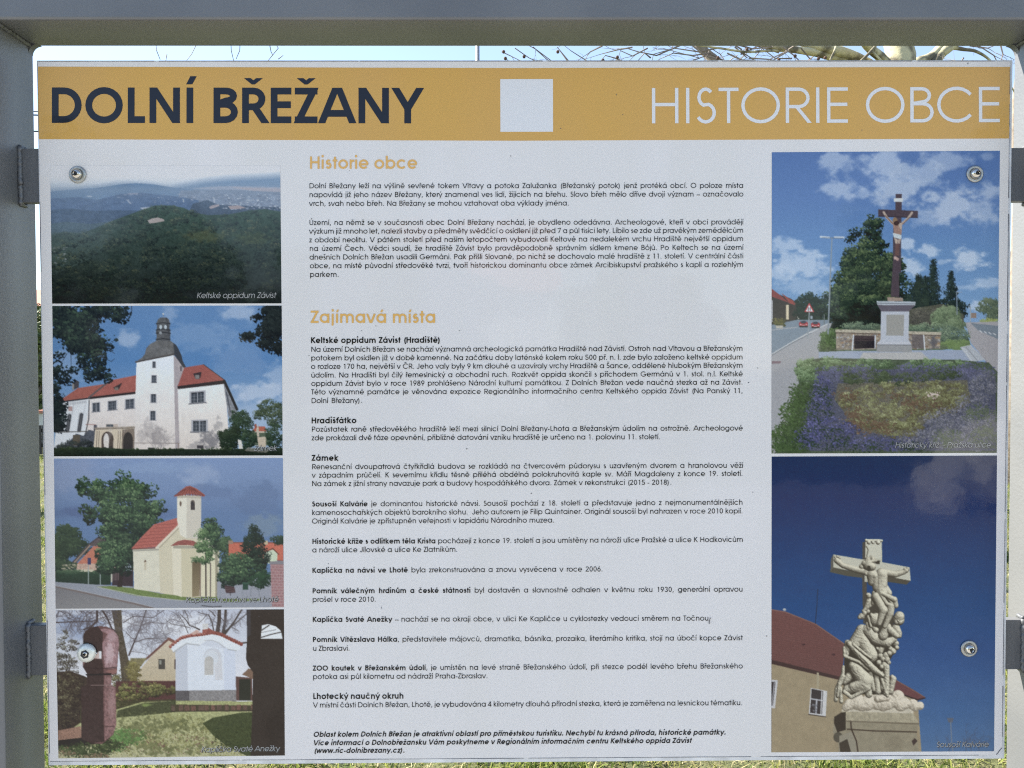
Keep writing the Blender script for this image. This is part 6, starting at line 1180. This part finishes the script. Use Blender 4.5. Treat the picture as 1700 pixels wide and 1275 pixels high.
E = 11.76
TX = [
 ('paragraph', [(513, 312.6, 1234.5, 312.0, E, [('R', 'Doln\u00ed B\u0159e\u017eany le\u017e\u00ed na v\u00fd\u0161in\u011b sev\u0159en\u00e9 tokem Vltavy a potoka Zalu\u017eanka (B\u0159e\u017eansk\u00fd potok) jen\u017e prot\u00e9k\u00e1 obc\u00ed. O poloze m\u00edsta')]),
   (513, 327.3, 1234.5, 326.2, E, [('R', 'napov\u00edd\u00e1 ji\u017e jeho n\u00e1zev B\u0159e\u017eany, kter\u00fd znamenal ves lid\u00ed, \u017eij\u00edc\u00edch na b\u0159ehu. Slovo b\u0159eh m\u011blo d\u0159\u00edve dvoj\u00ed v\u00fdznam \u2013 ozna\u010dovalo')]),
   (513, 341.9, 945, 341.2, E, [('R', 'vrch, svah nebo b\u0159eh. Na B\u0159e\u017eany se mohou vztahovat oba v\u00fdklady jm\u00e9na.')])]),
 ('paragraph', [(513, 373.6, 1234.5, 372.6, E, [('R', '\u00dazem\u00ed, na n\u011bm\u017e se v sou\u010dasnosti obec Doln\u00ed B\u0159e\u017eany nach\u00e1z\u00ed, je obydleno oded\u00e1vna. Archeologov\u00e9, kte\u0159\u00ed v obci prov\u00e1d\u011bj\u00ed')]),
   (513, 387.9, 1234.5, 386.4, E, [('R', 'v\u00fdzkum ji\u017e mnoho let, nalezli stavby a p\u0159edm\u011bty sv\u011bd\u010d\u00edc\u00ed o os\u00eddlen\u00ed ji\u017e p\u0159ed 7 a p\u016fl tis\u00edci lety. L\u00edbilo se zde u\u017e prav\u011bk\u00fdm zem\u011bd\u011blc\u016fm')]),
   (513, 402.4, 1234.5, 400.2, E, [('R', 'z obdob\u00ed neolitu. V p\u00e1t\u00e9m stolet\u00ed p\u0159ed na\u0161\u00edm letopo\u010dtem vybudovali Keltov\u00e9 na nedalek\u00e9m vrchu Hradi\u0161t\u011b nejv\u011bt\u0161\u00ed oppidum')]),
   (513.5, 416.7, 1234.5, 414.7, E, [('R', 'na \u00fazem\u00ed \u010cech. V\u011bdci soud\u00ed, \u017ee hradi\u0161t\u011b Z\u00e1vist bylo pravd\u011bpodobn\u011b spr\u00e1vn\u00edm s\u00eddlem kmene B\u00f3j\u016f. Po Keltech se na \u00fazem\u00ed')]),
   (513.5, 431, 1234.5, 428.9, E, [('R', 'dne\u0161n\u00edch Doln\u00edch B\u0159e\u017ean usadili Germ\u00e1ni. Pak p\u0159i\u0161li Slovan\u00e9, po nich\u017e se dochovalo mal\u00e9 hradi\u0161t\u011b z 11. stolet\u00ed. V centr\u00e1ln\u00ed \u010d\u00e1sti')]),
   (514, 445.3, 1234.5, 443.2, E, [('R', 'obce, na m\u00edst\u011b p\u016fvodn\u00ed st\u0159edov\u011bk\u00e9 tvrzi, tvo\u0159\u00ed historickou dominantu obce z\u00e1mek Arcibiskupstv\u00ed pra\u017esk\u00e9ho s kapl\u00ed a rozlehl\u00fdm')]),
   (514, 459.8, 563, 459.7, E, [('R', 'parkem.')])]),
 ('paragraph', [(515.5, 569.6, 732, 569.0, 13.4, [('B', 'Keltsk\u00e9 oppidum Z\u00e1vist (Hradi\u0161t\u011b)')]),
   (516, 584.2, 1233.5, 582.4, E, [('R', 'Na \u00fazem\u00ed Doln\u00edch B\u0159e\u017ean se nach\u00e1z\u00ed v\u00fdznamn\u00e1 archeologick\u00e1 pam\u00e1tka Hradi\u0161t\u011b nad Z\u00e1vist\u00ed. Ostroh nad Vltavou a B\u0159e\u017eansk\u00fdm')]),
   (516, 598.4, 1233.5, 596.8, E, [('R', 'potokem byl os\u00eddlen ji\u017e v dob\u011b kamenn\u00e9. Na za\u010d\u00e1tku doby lat\u00e9nsk\u00e9 kolem roku 500 p\u0159. n. l. zde bylo zalo\u017eeno keltsk\u00e9 oppidum')]),
   (516, 612.6, 1233.5, 610.6, E, [('R', 'o rozloze 170 ha, nejv\u011bt\u0161\u00ed v \u010cR. Jeho valy byly 9 km dlouh\u00e9 a uzav\u00edraly vrchy Hradi\u0161t\u011b a \u0160ance, odd\u011blen\u00e9 hlubok\u00fdm B\u0159e\u017eansk\u00fdm')]),
   (516, 626.9, 1233.5, 624.7, E, [('R', '\u00fadol\u00edm. Na Hradi\u0161ti byl \u010dil\u00fd \u0159emeslnick\u00fd a obchodn\u00ed ruch. Rozkv\u011bt oppida skon\u010dil s p\u0159\u00edchodem Germ\u00e1n\u016f v 1. stol. n.l. Keltsk\u00e9')]),
   (516.5, 640.8, 1233.5, 638.6, E, [('R', 'oppidum Z\u00e1vist bylo v roce 1989 prohl\u00e1\u0161eno N\u00e1rodn\u00ed kulturn\u00ed pam\u00e1tkou. Z Doln\u00edch B\u0159e\u017ean vede nau\u010dn\u00e1 stezka a\u017e na Z\u00e1vist.')]),
   (516.5, 654.9, 1233.5, 652.7, E, [('R', 'T\u00e9to v\u00fdznamn\u00e9 pam\u00e1tce je v\u011bnov\u00e1na expozice Region\u00e1ln\u00edho informa\u010dn\u00edho centra Keltsk\u00e9ho oppida Z\u00e1vist (Na Pansk\u00fd 11,')]),
   (516.5, 669.3, 602, 669.0, E, [('R', 'Doln\u00ed B\u0159e\u017eany).')])]),
 ('paragraph', [(516.5, 702.9, 592, 702.6, 13.4, [('B', 'Hradi\u0161\u0165\u00e1tko')]),
   (517, 716.8, 1233.5, 714.8, E, [('R', 'Poz\u016fstatek ran\u011b st\u0159edov\u011bk\u00e9ho hradi\u0161t\u011b le\u017e\u00ed mezi silnic\u00ed Doln\u00ed B\u0159e\u017eany-Lhota a B\u0159e\u017eansk\u00fdm \u00fadol\u00edm na ostro\u017en\u011b. Archeologov\u00e9')]),
   (517, 731.1, 1096.5, 729.2, E, [('R', 'zde prok\u00e1zali dv\u011b f\u00e1ze opevn\u011bn\u00ed, p\u0159ibli\u017en\u00e9 datov\u00e1n\u00ed vzniku hradi\u0161t\u011b je ur\u010deno na 1. polovinu 11. stolet\u00ed.')])]),
 ('paragraph', [(517, 765, 562, 764.9, 13.4, [('B', 'Z\u00e1mek')]),
   (517.5, 779.1, 1234, 776.6, E, [('R', 'Renesan\u010dn\u00ed dvoupatrov\u00e1 \u010dty\u0159k\u0159\u00eddl\u00e1 budova se rozkl\u00e1d\u00e1 na \u010dtvercov\u00e9m p\u016fdorysu s uzav\u0159en\u00fdm dvorem a hranolovou v\u011b\u017e\u00ed')]),
   (517.5, 793.1, 1233.5, 790.2, E, [('R', 'v z\u00e1padn\u00edm pr\u016f\u010del\u00ed. K severn\u00edmu k\u0159\u00eddlu t\u011bsn\u011b p\u0159il\u00e9h\u00e1 obd\u00e9ln\u00e1 polokruhovit\u00e1 kaple sv. M\u00e1\u0159\u00ed Magdaleny z konce 19. stolet\u00ed.')]),
   (517.5, 807.2, 1115.5, 804.8, E, [('R', 'Na z\u00e1mek z ji\u017en\u00ed strany navazuje park a budovy hospod\u00e1\u0159sk\u00e9ho dvora. Z\u00e1mek v rekonstrukci (2015 - 2018).')])]),
 ('paragraph', [(517.5, 841, 1233.5, 838, E, [('B', 'Souso\u0161\u00ed Kalv\u00e1rie'), ('R', ' je dominantou historick\u00e9 n\u00e1vsi. Souso\u0161\u00ed poch\u00e1z\u00ed z 18. stolet\u00ed a p\u0159edstavuje jedno z nejmonument\u00e1ln\u011bj\u0161\u00edch')]),
   (517.5, 855.2, 1233.5, 852.3, E, [('R', 'kamenosocha\u0159sk\u00fdch objekt\u016f barokn\u00edho slohu.  Jeho autorem je Filip Quintainer. Origin\u00e1l souso\u0161\u00ed byl nahrazen v roce 2010 kopi\u00ed.')]),
   (517.5, 869.4, 920.5, 867.6, E, [('R', 'Origin\u00e1l Kalv\u00e1rie je zp\u0159\u00edstupn\u011bn ve\u0159ejnosti v lapid\u00e1riu N\u00e1rodn\u00edho muzea.')])]),
 ('paragraph', [(518, 903.1, 1234, 899.7, E, [('B', 'Historick\u00e9 k\u0159\u00ed\u017ee s odlitkem t\u011bla Krista'), ('R', ' poch\u00e1zej\u00ed z konce 19. stolet\u00ed a jsou um\u00edst\u011bny na n\u00e1ro\u017e\u00ed ulice Pra\u017esk\u00e9 a ulice K Hodkovic\u016fm')]),
   (518, 917.2, 760, 916.1, E, [('R', 'a n\u00e1ro\u017e\u00ed ulice J\u00edlovsk\u00e9 a ulice Ke Zlatn\u00edk\u016fm.')])]),
 ('paragraph', [(518, 951.2, 1001, 948.8, E, [('B', 'Kapli\u010dka na n\u00e1vsi ve Lhot\u011b'), ('R', ' byla zrekonstruov\u00e1na a znovu vysv\u011bcena v roce 2006.')])]),
 ('paragraph', [(518.3, 985.2, 1233.5, 982.3, E, [('B', 'Pomn\u00edk v\u00e1le\u010dn\u00fdm hrdin\u016fm a \u010desk\u00e9 st\u00e1tnosti'), ('R', ' byl dostav\u011bn a slavnostn\u011b odhalen v kv\u011btnu roku 1930, gener\u00e1ln\u00ed opravou')]),
   (518.3, 999.5, 624.5, 999.1, E, [('R', 'pro\u0161el v roce 2010.')])]),
 ('paragraph', [(518.5, 1032.7, 1180, 1030.4, E, [('B', 'Kapli\u010dka Svat\u00e9 Ane\u017eky'), ('R', ' \u2013 nach\u00e1z\u00ed se na okraji obce, v ulici Ke Kapli\u010dce u cyklostezky vedouc\u00ed sm\u011brem na To\u010dnou,')])]),
 ('paragraph', [(518.8, 1066, 1233.5, 1063, E, [('B', 'Pomn\u00edk V\u00edt\u011bzslava H\u00e1lka'), ('R', ', p\u0159edstavitele m\u00e1jovc\u016f, dramatika, b\u00e1sn\u00edka, prozaika, liter\u00e1rn\u00edho kritika, stoj\u00ed na \u00fabo\u010d\u00ed kopce Z\u00e1vist')]),
   (518.8, 1080.7, 581, 1080.4, E, [('R', 'u Zbraslavi.')])]),
 ('paragraph', [(519, 1113.6, 1233.5, 1109.8, E, [('B', 'ZOO koutek v B\u0159e\u017eansk\u00e9m \u00fadol\u00ed'), ('R', ', je um\u00edst\u011bn na lev\u00e9 stran\u011b B\u0159e\u017eansk\u00e9ho \u00fadol\u00ed, p\u0159i stezce pod\u00e9l lev\u00e9ho b\u0159ehu B\u0159e\u017eansk\u00e9ho')]),
   (519, 1127.6, 810, 1126.2, E, [('R', 'potoka asi p\u016fl kilometru od n\u00e1dra\u017e\u00ed Praha-Zbraslav.')])]),
 ('paragraph', [(519.3, 1160.7, 670.5, 1160, 13.4, [('B', 'Lhoteck\u00fd nau\u010dn\u00fd okruh')]),
   (519.5, 1174.8, 1233, 1170.8, E, [('R', 'V m\u00edstn\u00ed \u010d\u00e1sti Doln\u00edch B\u0159e\u017ean, Lhot\u011b, je vybudov\u00e1na 4 kilometry dlouh\u00e1 p\u0159\u00edrodn\u00ed stezka, kter\u00e1 je zam\u011b\u0159ena na lesnickou t\u00e9matiku.')])])]
for nm, ls in TX: lettering(nm, ls, M_text, ib)
lettering('paragraph', [(519.5, 1223.5, 1205, 1219.7, E, [('B', 'Oblast kolem Doln\u00edch B\u0159e\u017ean je atraktivn\u00ed oblast\u00ed pro p\u0159\u00edm\u011bstskou turistiku. Nechyb\u00ed tu kr\u00e1sn\u00e1 p\u0159\u00edroda, historick\u00e9 pam\u00e1tky.')]),
   (519.5, 1237.5, 1148, 1233.4, E, [('B', 'V\u00edce informac\u00ed o Dolnob\u0159e\u017eansku V\u00e1m poskytneme v Region\u00e1ln\u00edm informa\u010dn\u00edm centru Keltsk\u00e9ho oppida Z\u00e1vist')]),
   (520, 1250.4, 672, 1249.6, E, [('B', '(www.ric-dolnibrezany.cz).')])], M_text, ib, slant=.2)

# printed photographs with their captions
CAPS = (('pic_hills', [(83.3, 275), (465.2, 275), (467.3, 503.6), (86.6, 504)], (326, 494.8, 458, 494.4, 12.6, 'Keltsk\u00e9 oppidum Z\u00e1vist')),
        ('pic_castle', [(86.8, 508), (467.6, 507.3), (469.2, 756), (89.6, 757.6)], (421, 748.2, 459.5, 748, 12.2, 'Z\u00e1mek')),
        ('pic_chapel', [(89.6, 761.5), (469.6, 760.4), (471.2, 1008), (92.4, 1010.6)], (307.5, 999.8, 462, 998.8, 12.6, 'Kapli\u010dka na n\u00e1vsi ve Lhot\u011b')),
        ('pic_shrine', [(92.4, 1013.6), (471.3, 1011.6), (472.8, 1254.2), (97, 1259)], (333.5, 1248.6, 464, 1246.6, 12.4, 'Kapli\u010dka Svat\u00e9 Ane\u017eky')),
        ('pic_cross', [(1281.4, 252.8), (1660, 250.3), (1654.8, 751.8), (1280.8, 752.9)], (1485.5, 743.2, 1645, 742.8, 12.4, 'Historick\u00fd k\u0159\u00ed\u017e  - Pra\u017esk\u00e1 ulice')),
        ('pic_statue', [(1281.2, 758), (1655.2, 756.2), (1650.3, 1247.2), (1280.6, 1249)], (1554, 1240.2, 1641, 1239.8, 12.4, 'Souso\u0161\u00ed Kalv\u00e1rie')))
for nm, q, cp in CAPS:
    pic = globals()[nm](); q = np.array(q, float); w = int((q[1][0]-q[0][0])/1.2); h = int((q[3][1]-q[0][1])/1.2)
    u, v = np.meshgrid(np.linspace(0, 1, w), np.linspace(0, 1, h)); u = u[..., None]; v = v[..., None]
    P = (q[0]*(1-u)+q[1]*u)*(1-v)+(q[3]*(1-u)+q[2]*u)*v; C = pic.sample(P[..., 0], P[..., 1])
    C = np.clip(lin(C*255)/WHITE*.80-.022, .003, .85)
    # rays of the whole grid at once
    d = (ray(1850, 637.5)-ray(850, 637.5)), (ray(850, 1637.5)-ray(850, 637.5)), ray(850, 637.5)
    Dr = d[2]+(P[..., :1]-850)/1000*d[0]+(P[..., 1:]-637.5)/1000*d[1]; W3 = CAM+Dr*((-.0002-CAM[1])/Dr[..., 1:2])
    me = bpy.data.meshes.new('printed_photo'); nV = w*h; nF = (w-1)*(h-1); me.vertices.add(nV); me.vertices.foreach_set('co', W3.reshape(-1).astype(np.float32))
    jj, ii = np.meshgrid(np.arange(h-1), np.arange(w-1), indexing='ij'); b = (jj*w+ii).reshape(-1); F = np.stack([b, b+w, b+w+1, b+1], 1).reshape(-1)
    me.loops.add(nF*4); me.loops.foreach_set('vertex_index', F.astype(np.int32)); me.polygons.add(nF); me.polygons.foreach_set('loop_start', (np.arange(nF)*4).astype(np.int32)); me.update(calc_edges=True)
    a = me.color_attributes.new('print', 'FLOAT_COLOR', 'POINT'); cc = np.ones((nV, 4), np.float32); cc[:, :3] = C.reshape(-1, 3); a.data.foreach_set('color', cc.ravel()); me.materials.append(M_photo)
    po = bpy.data.objects.new('printed_photo', me); COL.objects.link(po); po.parent = ib; po.matrix_parent_inverse = ib.matrix_world.inverted()
    po['label'] = {'pic_hills': 'printed aerial view of wooded hills', 'pic_castle': 'printed photo of a white castle with a tower', 'pic_chapel': 'printed photo of a small chapel by a road', 'pic_shrine': 'printed photo of a white shrine and a red-brown carved post', 'pic_cross': 'printed photo of a tall wooden crucifix above lavender', 'pic_statue': 'printed photo of a stone crucifixion group against dark blue sky'}[nm]
    x0, y0, x1, y1, em, t = cp
    lettering('caption_shadow', [(x0+.9, y0+1.0, x1+.9, y1+1.0, em, [('R', t)])], M_capsh, po, slant=.2, lift=.0003)
    lettering('caption_lettering', [(x0, y0, x1, y1, em, [('R', t)])], M_cap, po, slant=.2, stem=.064, lift=.0005)

# small marks: fly specks and scratches on the film
mb = MB()
for x, y, w, h in ((848, 259, .7, 1), (882, 819, 1, 1), (1250, 817, .8, .8), (1273, 1056, .9, 1.1), (1258, 611, .9, .9), (1243, 635, 1.1, 1.0), (775, 745, 1.0, 1.2), (1023, 157, .5, 2), (1034, 190, .7, .8), (931, 213, .8, 1), (763, 549, 1.4, .5), (624, 541, 1.3, .5), (600, 549, 1.2, .5), (545, 936, .6, 1), (633, 1009, .5, 2.2), (513, 590, 1, .6), (1202, 615, .5, .5), (1607, 105, .7, 1.5), (580, 283, .5, .5), (1431, 216, .5, 1.4), (430, 1023, .6, .6)):
    p = [at(x+w*math.cos(t), y+h*math.sin(t), -.0004) for t in (0, 1.05, 2.1, 3.14, 4.2, 5.2)]; mb.add(p, [tuple(range(6))])
mb.tube([at(1177, 1031, -.0006), at(1178, 1033, -.0009), at(1177.4, 1035.5, -.0006)], .0005, 5); mb.tube([at(1178, 1028.5, -.0006), at(1180, 1025.5, -.0010)], .0004, 5)
stuff(mb.build('fly_speck', M_edge, ib))

# four bolts: washer, domed head, hexagon socket
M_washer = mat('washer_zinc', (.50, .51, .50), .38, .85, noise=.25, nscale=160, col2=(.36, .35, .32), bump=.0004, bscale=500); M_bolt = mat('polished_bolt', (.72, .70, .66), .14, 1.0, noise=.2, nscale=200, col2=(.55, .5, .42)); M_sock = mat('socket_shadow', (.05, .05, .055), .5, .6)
for i, (px, py, hexed) in enumerate(((129.3, 290, 0), (1618, 289, 0), (1608.3, 1076.5, 0), (144.5, 1083.5, 1))):
    c = at(px, py, -.0004); R_ = .0104 if not hexed else .0116; mb = MB()
    if hexed:
        prof = [(R_, .0), (R_*.98, -.0028), (R_*.80, -.0048), (R_*.45, -.0060)]
        mb.lathe(prof, c, 'y', 24); bo = mb.build('bolt', mat('pale_bolt_cap', (.66, .67, .62), .35, .3, noise=.3, nscale=120), ib, True)
        mb = MB(); v = []
        for j in range(6):
            t = j*math.pi/3+.3; v.append((c[0]+.0004+R_*.47*math.cos(t), c[1]-.0066, c[2]+R_*.47*math.sin(t)))
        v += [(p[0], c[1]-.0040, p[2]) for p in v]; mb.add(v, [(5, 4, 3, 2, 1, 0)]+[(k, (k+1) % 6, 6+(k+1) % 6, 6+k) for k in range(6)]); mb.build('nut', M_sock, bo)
        mb = MB(); mb.lathe([(.0018, -.0082), (.0030, -.0078), (.0034, -.006)], (c[0]+.001, c[1], c[2]+.0006), 'y', 12); mb.build('thread_end', M_bolt, bo, True)
        mb = MB(); mb.tube([(c[0]+.003, c[1]-.004, c[2]+.009), (c[0]+.009, c[1]-.003, c[2]+.004), (c[0]+.013, c[1]-.0012, c[2]-.001)], .0005, 5); mb.build('plastic_thread', M_white, bo)
    else:
        mb.lathe([(R_, 0), (R_, -.0012), (R_*.93, -.0020), (R_*.70, -.0022), (R_*.66, -.0014)], c, 'y', 32); bo = mb.build('bolt', M_washer, ib, True)
        mb = MB(); k = R_*.62; mb.lathe([(k, -.0014), (k*.99, -.0030), (k*.90, -.0048), (k*.70, -.0062), (k*.42, -.0069), (k*.40, -.0069), (k*.38, -.0045)], c, 'y', 32); mb.build('domed_head', M_bolt, bo, True)
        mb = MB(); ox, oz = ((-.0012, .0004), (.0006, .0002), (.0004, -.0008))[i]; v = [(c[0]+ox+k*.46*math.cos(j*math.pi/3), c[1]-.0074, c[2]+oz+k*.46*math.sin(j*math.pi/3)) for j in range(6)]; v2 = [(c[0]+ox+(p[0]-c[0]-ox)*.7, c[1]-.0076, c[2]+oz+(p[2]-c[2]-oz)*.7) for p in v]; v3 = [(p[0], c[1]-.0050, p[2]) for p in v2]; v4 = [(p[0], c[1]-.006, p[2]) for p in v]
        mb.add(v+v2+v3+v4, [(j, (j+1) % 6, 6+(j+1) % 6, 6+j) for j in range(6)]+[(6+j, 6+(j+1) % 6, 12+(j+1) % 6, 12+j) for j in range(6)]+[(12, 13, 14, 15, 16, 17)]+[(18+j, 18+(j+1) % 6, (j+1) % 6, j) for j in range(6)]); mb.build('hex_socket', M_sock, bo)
